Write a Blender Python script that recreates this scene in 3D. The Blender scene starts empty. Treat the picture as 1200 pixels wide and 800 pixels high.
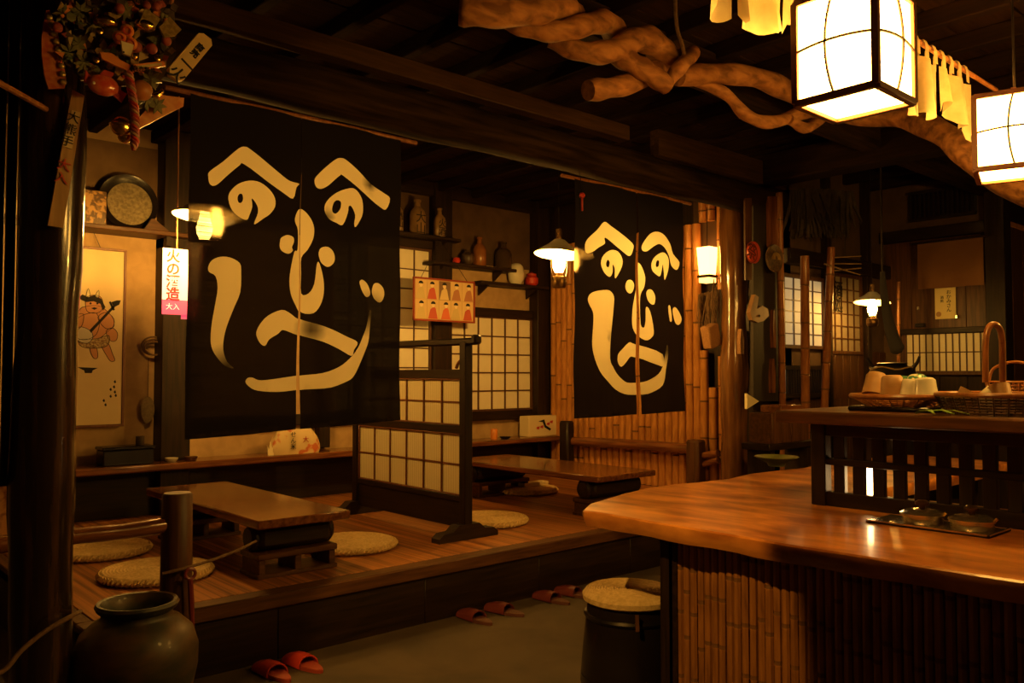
import bpy, math, random
from mathutils import Vector, Matrix, Euler
from mathutils.geometry import delaunay_2d_cdt
random.seed(7)
S = bpy.context.scene
COL = S.collection
PI = math.pi
# ---------------------------------------------------------------- camera
cam_d = bpy.data.cameras.new('camera'); cam = bpy.data.objects.new('camera', cam_d); COL.objects.link(cam)
cam_d.sensor_width = 36; cam_d.lens = 36 * 983 / 1200
CAMZ = 1.5
AZ = math.radians(48.2); PITCH = math.radians(2.15)
cam.location = (0, 0, CAMZ)
cam.rotation_euler = (math.radians(90) + PITCH, 0, AZ - PI / 2)
cam_d.clip_start = 0.02
S.camera = cam
# ---------------------------------------------------------------- world, exposure
W = bpy.data.worlds.new('world'); S.world = W; W.use_nodes = True
W.node_tree.nodes['Background'].inputs[0].default_value = (0.9, 0.45, 0.2, 1)
W.node_tree.nodes['Background'].inputs[1].default_value = 0.004
S.view_settings.view_transform = 'Standard'; S.view_settings.look = 'None'
S.view_settings.gamma = 1; S.view_settings.use_curve_mapping = False
S.view_settings.exposure = 0.0
S.cycles.sample_clamp_indirect = 4.0
S.cycles.max_bounces = 8; S.cycles.transparent_max_bounces = 12
TUNG = (1.0, 0.50, 0.085)
LANTERN = 42.0; OILLAMP = 560.0
# ceiling spot out of frame on the left (its fixture is built further down) and the kitchen's own ceiling lamp
SPOT = Vector((-.12, 1.53, 3.25)); KLAMP = Vector((4.95, .3, 2.3))
_l = bpy.data.lights.new('ceiling_spot_light', 'SPOT'); _l.energy = 330; _l.color = TUNG; _l.shadow_soft_size = .035; _l.spot_blend = .12
spot_o = bpy.data.objects.new('ceiling_spot_light', _l); COL.objects.link(spot_o); spot_o.location = SPOT
_l2 = bpy.data.lights.new('kitchen_lamp_light', 'POINT'); _l2.energy = 110; _l2.color = TUNG; _l2.shadow_soft_size = .06
_o = bpy.data.objects.new('kitchen_lamp_light', _l2); COL.objects.link(_o); _o.location = KLAMP
# ---------------------------------------------------------------- pixel ray -> world point on a real plane
_F = Vector((math.cos(AZ), math.sin(AZ), 0)); _R = Vector((math.sin(AZ), -math.cos(AZ), 0)); _U = Vector((0, 0, 1))
_f3 = _F * math.cos(PITCH) + _U * math.sin(PITCH); _u3 = _U * math.cos(PITCH) - _F * math.sin(PITCH)
def at(px, py, x=None, y=None, z=None):
    d = _f3 + _R * ((px - 600) / 983) + _u3 * ((400 - py) / 983)
    t = x / d.x if x is not None else (y / d.y if y is not None else (z - CAMZ) / d.z)
    return Vector((0, 0, CAMZ)) + d * t
_aim = Vector((2.95, 2.95, .1)) - SPOT; _edge = at(950, 740, x=2.88) - SPOT
spot_o.rotation_euler = _aim.to_track_quat('-Z', 'Y').to_euler(); _l.spot_size = 2 * _aim.angle(_edge)
# ---------------------------------------------------------------- materials
MATS = {}
def M(name, c, c2=None, sc=(1, 1, 1), ns=6, rough=.6, bump=0, metal=0, coat=0, es=0, ec=None, spec=.5, detail=4, wave=None, lo=.35, hi=.65, transl=0, transp=0, sheen=0):
    if name in MATS: return MATS[name]
    m = bpy.data.materials.new(name); m.use_nodes = True; nt = m.node_tree; N = nt.nodes; L = nt.links
    b = N['Principled BSDF']; out = N['Material Output']
    c = tuple(c) + (1,)
    b.inputs['Base Color'].default_value = c
    b.inputs['Roughness'].default_value = rough; b.inputs['Metallic'].default_value = metal
    b.inputs['Coat Weight'].default_value = coat; b.inputs['Coat Roughness'].default_value = .08
    b.inputs['Specular IOR Level'].default_value = spec
    colout = None
    if c2 is not None or bump:
        tc = N.new('ShaderNodeTexCoord'); mp = N.new('ShaderNodeMapping'); mp.inputs['Scale'].default_value = sc
        L.new(tc.outputs['Object'], mp.inputs['Vector'])
        if wave:
            nz = N.new('ShaderNodeTexWave'); nz.bands_direction = wave; nz.inputs['Scale'].default_value = ns
            nz.inputs['Distortion'].default_value = 0.6; nz.inputs['Detail'].default_value = 1; fac = nz.outputs['Fac']
        else:
            nz = N.new('ShaderNodeTexNoise'); nz.inputs['Scale'].default_value = ns; nz.inputs['Detail'].default_value = detail
            nz.inputs['Distortion'].default_value = .4; fac = nz.outputs['Fac']
        L.new(mp.outputs[0], nz.inputs['Vector'])
        if c2 is not None:
            r = N.new('ShaderNodeValToRGB'); r.color_ramp.elements[0].position = lo; r.color_ramp.elements[1].position = hi
            r.color_ramp.elements[0].color = c; r.color_ramp.elements[1].color = tuple(c2) + (1,)
            L.new(fac, r.inputs[0]); L.new(r.outputs[0], b.inputs['Base Color']); colout = r.outputs[0]
        if bump:
            bp = N.new('ShaderNodeBump'); bp.inputs['Strength'].default_value = min(1, bump); bp.inputs['Distance'].default_value = .004
            L.new(fac, bp.inputs['Height']); L.new(bp.outputs[0], b.inputs['Normal'])
    if es:
        b.inputs['Emission Color'].default_value = tuple(ec or c[:3]) + (1,); b.inputs['Emission Strength'].default_value = es
    last = b.outputs[0]
    if transl:
        t = N.new('ShaderNodeBsdfTranslucent'); t.inputs[0].default_value = c
        if colout: L.new(colout, t.inputs[0])
        mx = N.new('ShaderNodeMixShader'); mx.inputs[0].default_value = transl
        L.new(last, mx.inputs[1]); L.new(t.outputs[0], mx.inputs[2]); last = mx.outputs[0]
    if transp:
        t = N.new('ShaderNodeBsdfTransparent'); mx = N.new('ShaderNodeMixShader'); mx.inputs[0].default_value = transp
        L.new(last, mx.inputs[1]); L.new(t.outputs[0], mx.inputs[2]); last = mx.outputs[0]
    L.new(last, out.inputs[0])
    MATS[name] = m; return m
GR = {'x': (1, 14, 14), 'y': (14, 1, 14), 'z': (14, 14, 1)}
def dark(ax='z'): return M('dark_wood_' + ax, (.010, .0045, .0025), (.026, .012, .005), GR[ax], 3, .5, .25, spec=.3)
def brown(ax='z'): return M('brown_wood_' + ax, (.055, .021, .007), (.115, .046, .015), GR[ax], 3, .45, .2, spec=.35)
def red_wood(ax='x'): return M('lacquered_wood_' + ax, (.11, .034, .009), (.25, .088, .024), GR[ax], 2.2, .25, .08, coat=.4)
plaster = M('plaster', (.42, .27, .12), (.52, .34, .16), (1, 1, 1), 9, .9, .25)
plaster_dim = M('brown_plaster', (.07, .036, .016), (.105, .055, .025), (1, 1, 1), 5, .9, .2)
ceil_m = M('ceiling_board', (.020, .009, .005), (.036, .017, .008), GR['x'], 3, .95, .2, spec=.05)
beam_x = M('sooty_beam_x', (.012, .006, .003), (.040, .020, .009), GR['x'], 2, .9, .4, spec=.08)
beam_y = M('sooty_beam_y', (.010, .005, .003), (.022, .010, .005), GR['y'], 3, .9, .3, spec=.08)
bamboo = M('bamboo', (.42, .17, .04), (.62, .28, .075), (6, 6, 1.2), 4, .33, .03)
bamboo_node = M('bamboo_node', (.16, .07, .02), rough=.5)
bamboo_old = M('old_bamboo', (.22, .085, .020), (.40, .165, .038), (8, 8, 1.2), 4, .45, .1)
bamboo_red = M('smoked_bamboo', (.24, .085, .022), (.36, .14, .04), (9, 9, 1.5), 5, .3, .05)
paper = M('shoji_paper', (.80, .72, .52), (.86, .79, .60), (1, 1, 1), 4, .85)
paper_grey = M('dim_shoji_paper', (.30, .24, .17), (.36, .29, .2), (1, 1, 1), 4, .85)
pleat = M('pleated_paper', (.86, .76, .50), (.66, .54, .30), (1, 1, 1), 16, .85, .3, wave='Y', lo=.4, hi=.9)
muntin_m = M('muntin_wood', (.06, .022, .010), (.10, .04, .016), GR['z'], 3, .5)
muntin_red = M('muntin_red_wood', (.15, .045, .015), (.22, .075, .025), GR['z'], 3, .45)
straw = M('straw', (.62, .42, .17), (.80, .58, .27), (6, 6, 6), 8, .8, .8)
mat_floor = M('rush_mat', (.15, .045, .010), (.46, .175, .042), (30, .35, 1), 1.5, .4, .3, detail=5, lo=.38, hi=.6)
concrete = M('earth_floor', (.050, .032, .018), (.085, .055, .030), (1, 1, 1), 3, .8, .2)
counter_m = M('counter_slab_wood', (.28, .070, .013), (.82, .33, .066), (3.2, 1.1, 3), 2.6, .32, .05, coat=.3, detail=8, lo=.34, hi=.66)
iron = M('black_iron', (.018, .014, .012), rough=.4, metal=.6)
lacq = M('black_lacquer', (.012, .008, .007), rough=.25)
steel = M('brushed_steel', (.85, .76, .62), (.7, .62, .5), (1, 1, 1), 4, .26, metal=.95)
brass = M('gold_metal', (.85, .55, .15), rough=.22, metal=1)
vine = M('vine_wood', (.13, .050, .016), (.34, .15, .048), (3, 9, 9), 2.5, .75, 1, detail=8, spec=.2)
rope_m = M('hemp_rope', (.12, .065, .028), (.18, .10, .045), (1, 1, 1), 60, .9, .6)
black = M('ink_black', (.012, .009, .008), rough=.8)
red = M('red_paint', (.50, .035, .015), rough=.45)
white_c = M('white_glaze', (.66, .60, .46), rough=.2)
tan_c = M('tan_stoneware', (.44, .25, .095), (.36, .19, .065), (1, 1, 4), 8, .45, .1)
green = M('green_glaze', (.10, .30, .14), rough=.3)
paper_note = M('note_paper', (.82, .70, .42), rough=.85)
orange = M('orange_paint', (.75, .26, .05), rough=.4)
# ---------------------------------------------------------------- geometry helper
WO = {}
class G:
    def __init__(s): s.v = []; s.f = []; s.m = []
    def add(s, vs, fs, mi=0, mx=None):
        o = len(s.v)
        for v in vs:
            v = Vector(v); s.v.append(mx @ v if mx else v)
        for f in fs: s.f.append([o + i for i in f]); s.m.append(mi)
        return s
    def box(s, x0, x1, y0, y1, z0, z1, b=0, mi=0, mx=None):
        lo = (min(x0, x1), min(y0, y1), min(z0, z1)); hi = (max(x0, x1), max(y0, y1), max(z0, z1))
        b = min(b, *[(hi[i] - lo[i]) * .45 for i in range(3)])
        if b <= 0:
            vs = [(a, c, d) for a in (lo[0], hi[0]) for c in (lo[1], hi[1]) for d in (lo[2], hi[2])]
            return s.add(vs, [(0, 1, 3, 2), (4, 6, 7, 5), (0, 4, 5, 1), (2, 3, 7, 6), (0, 2, 6, 4), (1, 5, 7, 3)], mi, mx)
        vs = []; ix = {}
        for c in [(i, j, k) for i in (0, 1) for j in (0, 1) for k in (0, 1)]:
            for a in range(3):
                p = [0, 0, 0]
                for q in range(3):
                    e = hi[q] if c[q] else lo[q]
                    p[q] = e if q == a else (e - b if c[q] else e + b)
                ix[c + (a,)] = len(vs); vs.append(p)
        fs = []
        for a in range(3):
            u, w = [q for q in range(3) if q != a]
            for sg in (0, 1):
                r = []
                for (i, j) in ((0, 0), (1, 0), (1, 1), (0, 1)):
                    c = [0, 0, 0]; c[a] = sg; c[u] = i; c[w] = j; r.append(ix[tuple(c) + (a,)])
                fs.append(r)
            for i in (0, 1):
                for j in (0, 1):
                    r = []
                    for (k, ax) in ((0, u), (1, u), (1, w), (0, w)):
                        c = [0, 0, 0]; c[a] = k; c[u] = i; c[w] = j; r.append(ix[tuple(c) + (ax,)])
                    fs.append(r)
        for c in [(i, j, k) for i in (0, 1) for j in (0, 1) for k in (0, 1)]:
            fs.append([ix[c + (0,)], ix[c + (1,)], ix[c + (2,)]])
        return s.add(vs, fs, mi, mx)
    def tube(s, pts, r, n=8, caps=True, mi=0, closed=False, mis=None, sq=None):
        pts = [Vector(p) for p in pts]; k = len(pts)
        rs = r if isinstance(r, (list, tuple)) else [r] * k
        vs = []; fs = []; ms = []; up = None
        for i, p in enumerate(pts):
            a = pts[(i - 1) % k] if (i > 0 or closed) else p; c = pts[(i + 1) % k] if (i < k - 1 or closed) else p
            t = (c - a).normalized()
            if up is None: up = Vector((0, 0, 1)) if abs(t.z) < .9 else Vector((1, 0, 0))
            x = t.cross(up).normalized(); up = x.cross(t).normalized()
            for j in range(n):
                an = 2 * PI * j / n
                vs.append(p + x * math.cos(an) * rs[i] + up * math.sin(an) * rs[i] * (sq or 1))
        o = len(s.v)
        s.v += vs
        for i in range(k if closed else k - 1):
            q = (i + 1) % k
            for j in range(n):
                s.f.append([o + i * n + j, o + i * n + (j + 1) % n, o + q * n + (j + 1) % n, o + q * n + j]); s.m.append(mis[i] if mis else mi)
        if caps and not closed:
            s.f.append([o + j for j in range(n)][::-1]); s.m.append(mi); s.f.append([o + (k - 1) * n + j for j in range(n)]); s.m.append(mi)
        return s
    def cyl(s, p0, p1, r0, r1=None, n=12, mi=0): return s.tube([p0, p1], [r0, r0 if r1 is None else r1], n, True, mi)
    def lathe(s, prof, n=24, c=(0, 0, 0), mx=None, mi=0, sx=1, sy=1):
        vs = []; fs = []; c = Vector(c)
        mx = Matrix.Translation(c) @ (mx if mx else Matrix.Identity(4))
        for (r, z) in prof:
            for j in range(n):
                a = 2 * PI * j / n; vs.append((max(r, 1e-4) * math.cos(a) * sx, max(r, 1e-4) * math.sin(a) * sy, z))
        k = len(prof)
        for i in range(k - 1):
            for j in range(n): fs.append((i * n + j, i * n + (j + 1) % n, (i + 1) * n + (j + 1) % n, (i + 1) * n + j))
        if prof[0][0] > 1e-3: fs.append(tuple(range(n))[::-1])
        if prof[-1][0] > 1e-3: fs.append(tuple((k - 1) * n + j for j in range(n)))
        return s.add(vs, fs, mi, mx)
    def ball(s, c, r, n=14, mi=0, mx=None):
        r = r if isinstance(r, (tuple, list)) else (r, r, r); k = max(5, n // 2 + 1); m = mx or Matrix.Identity(4)
        sc = Matrix.Diagonal((r[0], r[1], r[2], 1))
        return s.lathe([(math.sin(PI * i / (k - 1)), -math.cos(PI * i / (k - 1))) for i in range(k)], n, c, m @ sc, mi)
    def prism(s, poly, d0, d1, plane='xy', mi=0, mx=None):
        n = len(poly)
        def q(p, d): return (p[0], p[1], d) if plane == 'xy' else ((p[0], d, p[1]) if plane == 'xz' else (d, p[0], p[1]))
        vs = [q(p, d0) for p in poly] + [q(p, d1) for p in poly]
        fs = [tuple(range(n))[::-1], tuple(range(n, 2 * n))] + [(i, (i + 1) % n, n + (i + 1) % n, n + i) for i in range(n)]
        return s.add(vs, fs, mi, mx)
    def mesh(s, name, mats, smooth=True, origin=(0, 0, 0), recalc=True):
        og = Vector(origin)
        me = bpy.data.meshes.new(name); me.from_pydata([v - og for v in s.v], [], s.f)
        for m in (mats if isinstance(mats, (list, tuple)) else [mats]): me.materials.append(m)
        me.polygons.foreach_set('material_index', s.m)
        if recalc:
            import bmesh
            bm = bmesh.new(); bm.from_mesh(me); bmesh.ops.recalc_face_normals(bm, faces=bm.faces); bm.to_mesh(me); bm.free()
        if smooth:
            me.polygons.foreach_set('use_smooth', [True] * len(me.polygons)); me.set_sharp_from_angle(angle=math.radians(38))
        me.update(); return me
    def build(s, name, mats, parent=None, origin=None, smooth=True, recalc=True):
        if origin is None:
            if parent is not None: origin = WO[parent]
            else:
                xs = [v.x for v in s.v]; ys = [v.y for v in s.v]; zs = [v.z for v in s.v]
                origin = Vector(((min(xs) + max(xs)) / 2, (min(ys) + max(ys)) / 2, min(zs)))
        return put(name, s.mesh(name, mats, smooth, origin, recalc), parent, origin)
def put(name, me, parent=None, loc=(0, 0, 0), rot=None):
    o = bpy.data.objects.new(name, me); COL.objects.link(o); loc = Vector(loc)
    if parent is not None: o.parent = parent; o.location = loc - WO[parent]
    else: o.location = loc
    WO[o] = loc
    if rot: o.rotation_euler = rot
    return o
def thing(name, label, cat, loc=(0, 0, 0), group=None):
    o = put(name, None, None, loc); return tag(o, label, cat, group)
def tag(o, label=None, cat=None, group=None):
    if label: o['label'] = label
    if cat: o['category'] = cat
    if group: o['group'] = group
    return o
def struct(o): o['kind'] = 'structure'; return o
def stuff(o): o['kind'] = 'stuff'; return o
def tree_copy(o, parent=None):
    c = o.copy(); COL.objects.link(c); c.parent = parent; WO[c] = WO[o]
    for ch in list(o.children): tree_copy(ch, c)
    return c
def dup(root, loc, rotz=0, label=None, scale=None):
    c = tree_copy(root); c.location = loc; c.rotation_euler[2] = rotz; WO[c] = Vector(loc)
    if label: c['label'] = label
    if scale: c.scale = (scale,) * 3
    return c
def text(body, size, name, mat, parent, loc, rx=PI / 2, ry=0, rz=0, th=.0015, wgt=.0, line=1.0):
    cu = bpy.data.curves.new(name, 'FONT'); cu.body = body; cu.size = size; cu.align_x = 'CENTER'; cu.align_y = 'CENTER'
    cu.extrude = th; cu.offset = wgt; cu.space_line = line; cu.resolution_u = 3
    t = bpy.data.objects.new(name, cu); COL.objects.link(t)
    dg = bpy.context.evaluated_depsgraph_get(); me = bpy.data.meshes.new_from_object(t.evaluated_get(dg))
    bpy.data.objects.remove(t); me.materials.clear(); me.materials.append(mat)
    return put(name, me, parent, loc, (rx, ry, rz))
def sm(pts, n=6, closed=False):   # Catmull-Rom smoothing
    pts = [Vector(p) for p in pts]; k = len(pts); out = []
    for i in range(k if closed else k - 1):
        p1 = pts[i]; p2 = pts[(i + 1) % k]
        p0 = pts[(i - 1) % k] if (closed or i > 0) else p1 * 2 - p2
        p3 = pts[(i + 2) % k] if (closed or i < k - 2) else p2 * 2 - p1
        for j in range(n):
            t = j / n
            out.append(.5 * ((2 * p1) + (p2 - p0) * t + (2 * p0 - 5 * p1 + 4 * p2 - p3) * t * t + (3 * p1 - p0 - 3 * p2 + p3) * t ** 3))
    if not closed: out.append(pts[-1])
    return out
def cane(L, r, sp=.3, n=10, ph=.1, taper=0):
    zs = [(0, r, 0)]; z = ph
    while z < L - .03:
        zs += [(z - .012, r * .97, 0), (z - .004, r * 1.10, 1), (z + .002, r * .93, 1), (z + .012, r * 1.04, 0)]; z += sp * random.uniform(.8, 1.2)
    zs.append((L, r, 0))
    g = G(); g.tube([(0, 0, a) for a, b, c in zs], [b * (1 - taper * a / L) for a, b, c in zs], n, mis=[c for a, b, c in zs[:-1]]); return g
def pip(p, poly):
    x, y = p; c = False; n = len(poly); j = n - 1
    for i in range(n):
        xi, yi = poly[i]; xj, yj = poly[j]
        if (yi > y) != (yj > y) and x < (xj - xi) * (y - yi) / (yj - yi) + xi: c = not c
        j = i
    return c
# ================================================================ SETTING
struct(G().box(-3, 12, -3, 7.4, -.1, 0).build('floor', concrete))
def boards(parent, axis, a0, a1, w, fixed, z0, z1, th, mat, name='board', jit=.004, gap=.004):
    """boards standing side by side along an axis, each an object of its own; th signed thickness from the fixed plane"""
    mesh = {}
    n = max(1, round((a1 - a0) / w)); w = (a1 - a0) / n
    if axis == 'x': me = G().box(gap / 2, w - gap / 2, 0, th, 0, z1 - z0, .003).mesh(name, mat)
    else: me = G().box(0, th, gap / 2, w - gap / 2, 0, z1 - z0, .003).mesh(name, mat)
    for i in range(n):
        j = random.uniform(0, jit) * (1 if th > 0 else -1)
        put(name, me, parent, (a0 + i * w, fixed + j, z0) if axis == 'x' else (fixed + j, a0 + i * w, z0))
ceil = struct(G().box(-3, 12, -3, 7.4, 3.54, 3.62).build('ceiling', dark('x')))
me = G().box(0, 14, .004, .346, -.025, 0, .004).mesh('board', ceil_m)
for i in range(30): put('board', me, ceil, (-2.9, -3 + i * .35, 3.54 - random.uniform(0, .006)))
me = G().box(-.035, .035, -3, 7.3, -.1, 0, .006).mesh('joist', beam_y)
for i in range(26): put('joist', me, ceil, (-2.4 + i * .48, 0, 3.51))
# bay back wall
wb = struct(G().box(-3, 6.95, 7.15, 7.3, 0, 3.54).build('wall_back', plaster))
g = G(); g.box(-.4, 6.85, 7.10, 7.16, .3, .72); o = g.build('lower_panel', dark('x'), wb)
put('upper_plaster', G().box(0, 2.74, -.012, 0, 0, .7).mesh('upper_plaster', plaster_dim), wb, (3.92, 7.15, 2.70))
put('upper_plaster', G().box(0, 4.2, -.012, 0, 0, .56).mesh('upper_plaster', M('shaded_plaster', (.15, .085, .035), (.20, .115, .05), ns=6, rough=.9)), wb, (-.3, 7.15, 2.80))  # left bay: lampshade's shadow on the upper wall, put into the plaster colour
# alcove timbers on the back wall (each one a trim piece)
def trim(i, x0, x1, y0, y1, z0, z1, m, b=.006): return struct(G().box(x0, x1, y0, y1, z0, z1, b).build('trim_%d' % i, m))
trim(1, 2.42, 2.66, 6.97, 7.15, 0, 3.5, dark('z'))
trim(2, 5.21, 5.44, 7.03, 7.15, 0, 3.5, dark('z'))
trim(3, 6.66, 6.85, 7.0, 7.15, 0, 3.5, dark('z'))
trim(4, 2.66, 5.21, 7.07, 7.15, 2.79, 2.88, dark('x'))
trim(5, 5.44, 6.66, 7.08, 7.15, 2.12, 2.22, dark('x'))
trim(6, 2.66, 6.66, 7.06, 7.15, 3.36, 3.5, dark('x'))
trim(7, 2.66, 5.21, 7.08, 7.15, 1.02, 1.12, dark('x'))
trim(8, 5.44, 6.66, 7.08, 7.15, .98, 1.08, dark('x'))
trim(9, 3.9, 4.02, 7.07, 7.15, .8, 3.4, dark('z'))
def shoji(name, x0, w, z0, h, nc, nr, y, axis='x', parent=None, pm=paper, mm=muntin_m, fr=.03, side=-1, bar=.012, th=.03, vt=None):
    """grid of paper panes behind muntins; axis='x' runs along x facing -y, axis='y' runs along y facing side*x"""
    def q(a0, a1, d0, d1, b0, b1, bev=0):
        gg = G()
        if axis == 'x': gg.box(a0, a1, d0, d1, b0, b1, bev)
        else: gg.box(d0, d1, a0, a1, b0, b1, bev)
        return gg
    s = side
    g = G()
    for (a0, a1, b0, b1) in ((-fr, 0, -fr, h + fr), (w, w + fr, -fr, h + fr), (0, w, -fr, 0), (0, w, h, h + fr)):
        t = q(a0, a1, 0, s * th, b0, b1, .003); g.add(t.v, t.f)
    org = Vector((x0, y, z0)) if axis == 'x' else Vector((y, x0, z0))
    root = put(name, g.mesh(name, mm), parent, org)
    cw = w / nc; rh = h / nr
    pane = q(.001, cw - .001, -s * .001, s * .004, .001, rh - .001).mesh('pane', pm, False)
    vb = q(-bar / 2, bar / 2, s * .005, s * (.005 + bar), 0, h).mesh('bar', mm, False)
    hb = q(0, w, s * .004, s * (.002 + bar), -bar / 2, bar / 2).mesh('bar', mm, False)
    for i in range(nc):
        for j in range(nr):
            put('pane', pane, root, org + (Vector((i * cw, 0, j * rh)) if axis == 'x' else Vector((0, i * cw, j * rh))))
    for i in range(1, nc): put('bar', vb, root, org + (Vector((i * cw, 0, 0)) if axis == 'x' else Vector((0, i * cw, 0))))
    for j in range(1, nr): put('bar', hb, root, org + Vector((0, 0, j * rh)))
    return root
struct(shoji('window_1', 4.05, 1.14, 1.15, 1.62, 6, 8, 7.12))
struct(shoji('window_2', 5.47, 1.17, 1.10, 1.01, 6, 5, 7.12, bar=.014))
# end wall behind the bamboo
we = struct(G().box(6.95, 7.1, 4.06, 7.3, 0, 3.54).build('wall_end', dark('z')))
vis = [cane(2.62, .0425, .62, ph=random.uniform(.1, .6)).mesh('bamboo_cane', [bamboo, bamboo_node]) for _ in range(8)]
y = 4.93; 
while y < 7.0:
    put('bamboo_cane', random.choice(vis), we, (6.85 + random.uniform(-.006, .006), y, .35), (0, 0, random.uniform(0, 6))); y += .087
for (yy, z0, z1) in ((4.85, .35, 1.72), (4.75, .35, 1.36), (4.64, .35, 1.66), (4.85, 2.98, 3.2), (4.76, 2.98, 3.2), (4.64, 2.3, 3.2)):
    put('bamboo_cane', cane(z1 - z0, .042, .42).mesh('bamboo_cane', [bamboo, bamboo_node]), we, (6.85, yy, z0))
put('back_board', G().box(0, .04, 0, .5, 0, 1.0).mesh('back_board', plaster_dim), we, (6.9, 4.5, 2.4))
# far wall with shoji, seen past the big post
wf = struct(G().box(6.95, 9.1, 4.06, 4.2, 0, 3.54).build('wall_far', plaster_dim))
boards(wf, 'x', 6.95, 9.0, .17, 4.06, 0, 1.25, -.02, brown('z'))
boards(wf, 'x', 7.72, 9.0, .16, 4.06, 1.25, 1.72, -.02, brown('z'))
struct(shoji('window_3', 6.94, .70, 1.76, .62, 4, 6, 4.05, pm=M('backlit_paper', (.6, .58, .48), es=.16, ec=(1, .86, .52)), mm=muntin_m, th=.025, bar=.010, fr=.035))
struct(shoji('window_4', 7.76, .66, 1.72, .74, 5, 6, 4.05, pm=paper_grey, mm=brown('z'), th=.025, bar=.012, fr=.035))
w6 = struct(G().box(6.93, 7.66, 4.02, 4.06, 1.27, 1.31).box(6.93, 7.66, 4.02, 4.06, 1.53, 1.57).build('window_5', dark('x')))
put('pane', G().box(0, .66, -.003, 0, 0, .22).mesh('pane', MATS['backlit_paper']), w6, (6.96, 4.055, 1.31))
me = G().box(-.012, .012, -.02, 0, 0, .22).mesh('slat', dark('z'))
for i in range(14): put('slat', me, w6, (6.99 + i * .046, 4.052, 1.31))
trim(10, 7.66, 7.73, 3.98, 4.06, 0, 3.5, dark('z')); trim(11, 8.48, 8.56, 3.98, 4.06, 0, 3.5, dark('z')); trim(12, 6.93, 9, 3.96, 4.06, 2.5, 2.64, dark('x'))
# right far wall (faces the camera side)
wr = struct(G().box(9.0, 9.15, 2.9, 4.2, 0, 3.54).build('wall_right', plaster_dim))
boards(wr, 'y', 2.95, 4.02, .24, 9.0, 1.9, 2.88, -.02, brown('z'), jit=.006)
boards(wr, 'y', 2.95, 4.02, .27, 9.0, 0, 1.48, -.02, dark('z'))
struct(shoji('window_6', 3.02, .78, 1.52, .38, 12, 2, 8.97, axis='y', th=.03, bar=.011, fr=.04, side=-1))
trim(13, 8.9, 9.0, 2.9, 4.05, 2.88, 3.0, dark('y')); trim(14, 8.86, 9.05, 2.82, 3.0, 0, 3.54, dark('z'))
trim(15, 8.93, 9.0, 2.95, 4.02, 1.9, 1.96, dark('y'))
vg = struct(G().box(8.93, 8.98, 3.1, 3.75, 3.08, 3.11).box(8.93, 8.98, 3.1, 3.75, 3.36, 3.39).build('window_7', dark('y')))
me = G().box(0, .03, -.009, .009, 0, .25).mesh('slat', dark('z'))
for i in range(14): put('slat', me, vg, (8.94, 3.13 + i * .046, 3.11))
put('dark_opening', G().box(0, .01, 0, .65, 0, .28).mesh('dark_opening', black), vg, (8.985, 3.1, 3.1))  # black sheet standing for the shade in the opening behind the slats
wx = struct(G().box(9.05, 12, 2.9, 3.05, 0, 3.54).build('wall_side', dark('z')))
boards(wx, 'x', 9.08, 11.9, .16, 2.9, 0, 2.95, -.02, brown('z'), jit=.012)
trim(16, 9.06, 12, 2.86, 2.9, 2.95, 3.0, bamboo)
# rooms around and behind the viewer
struct(G().box(-3.1, -3, -3, 7.4, 0, 3.54).build('wall_left', plaster_dim))
struct(G().box(-3, 12, -3.1, -3, 0, 3.54).build('wall_front', plaster_dim))
struct(G().box(12, 12.1, -3, 3, 0, 3.54).build('wall_kitchen', plaster_dim))
# ================================================================ PLATFORM
pf = thing('raised_platform', 'long low wooden platform with rush mat top and dark front, between posts and bay windows', 'platform', (4, 5.6, 0))
G().box(1.1, 6.79, 4.17, 7.09, 0, .32).build('platform_body', dark('x'), pf)
G().box(1.18, 6.79, 4.24, 7.09, .32, .35, .003).build('rush_mat', mat_floor, pf)
g = G().box(1.1, 6.79, 4.12, 4.24, .27, .35, .008); g.build('front_edge', brown('x'), pf)
G().box(1.1, 1.18, 4.24, 7.09, .27, .35, .008).build('side_edge', brown('y'), pf)
for i in range(6):
    put('fascia_board', G().box(.001, .945, 0, .03, 0, .27, .004).mesh('fascia_board', dark('x')), pf, (1.11 + i * .946, 4.142, 0))
# window ledge
ld = G().box(-.4, 6.8, 6.78, 7.12, .73, .785, .01).build('window_ledge', red_wood('x'))
tag(ld, 'long polished wooden ledge under the bay windows along the back wall', 'ledge')
# ================================================================ BEAMS, POSTS
def log(name, pts, r, mat, label, cat='beam', n=16, wob=.04, grp=None, parent=None):
    p = sm(pts, 8); ph = random.uniform(0, 6)
    rr = [r * (1 + wob * math.sin(ph + i * .7) + wob * .6 * math.sin(i * 1.9)) for i in range(len(p))]
    return tag(G().tube(p, rr, n).build(name, mat, parent), label, cat, grp)
log('ceiling_beam', [(-.6, 4.14, 3.07), (1.5, 4.12, 3.055), (3.5, 4.13, 3.06), (5.5, 4.12, 3.05), (7.6, 4.14, 3.06)], .135, beam_x, 'thick dark log beam over the platform front that both face curtains hang under')
tag(G().box(-.6, 4.75, 4.0, 4.1, 3.22, 3.33, .006).build('ceiling_beam', M('worn_beam', (.045, .022, .010), (.075, .036, .016), GR['x'], 3, .9, .3, spec=.08)), 'lighter squared timber lying just above the log beam on the viewer side', 'beam')
tag(G().box(5.05, 6.9, 3.97, 4.06, 3.16, 3.36, .006).build('ceiling_beam', M('worn_beam', (.04, .02, .01))), 'short squared timber above the log beam near the big glossy post', 'beam')
tag(G().box(-2.5, 12, 2.93, 3.09, 3.26, 3.45, .01).build('ceiling_beam', beam_x), 'dark squared beam crossing the ceiling above the twisted vine', 'beam')
tag(G().box(-2.5, 8.9, .3, .46, 3.28, 3.45, .01).build('ceiling_beam', beam_x), 'dark beam high above the counter behind the lantern row', 'beam')
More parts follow.
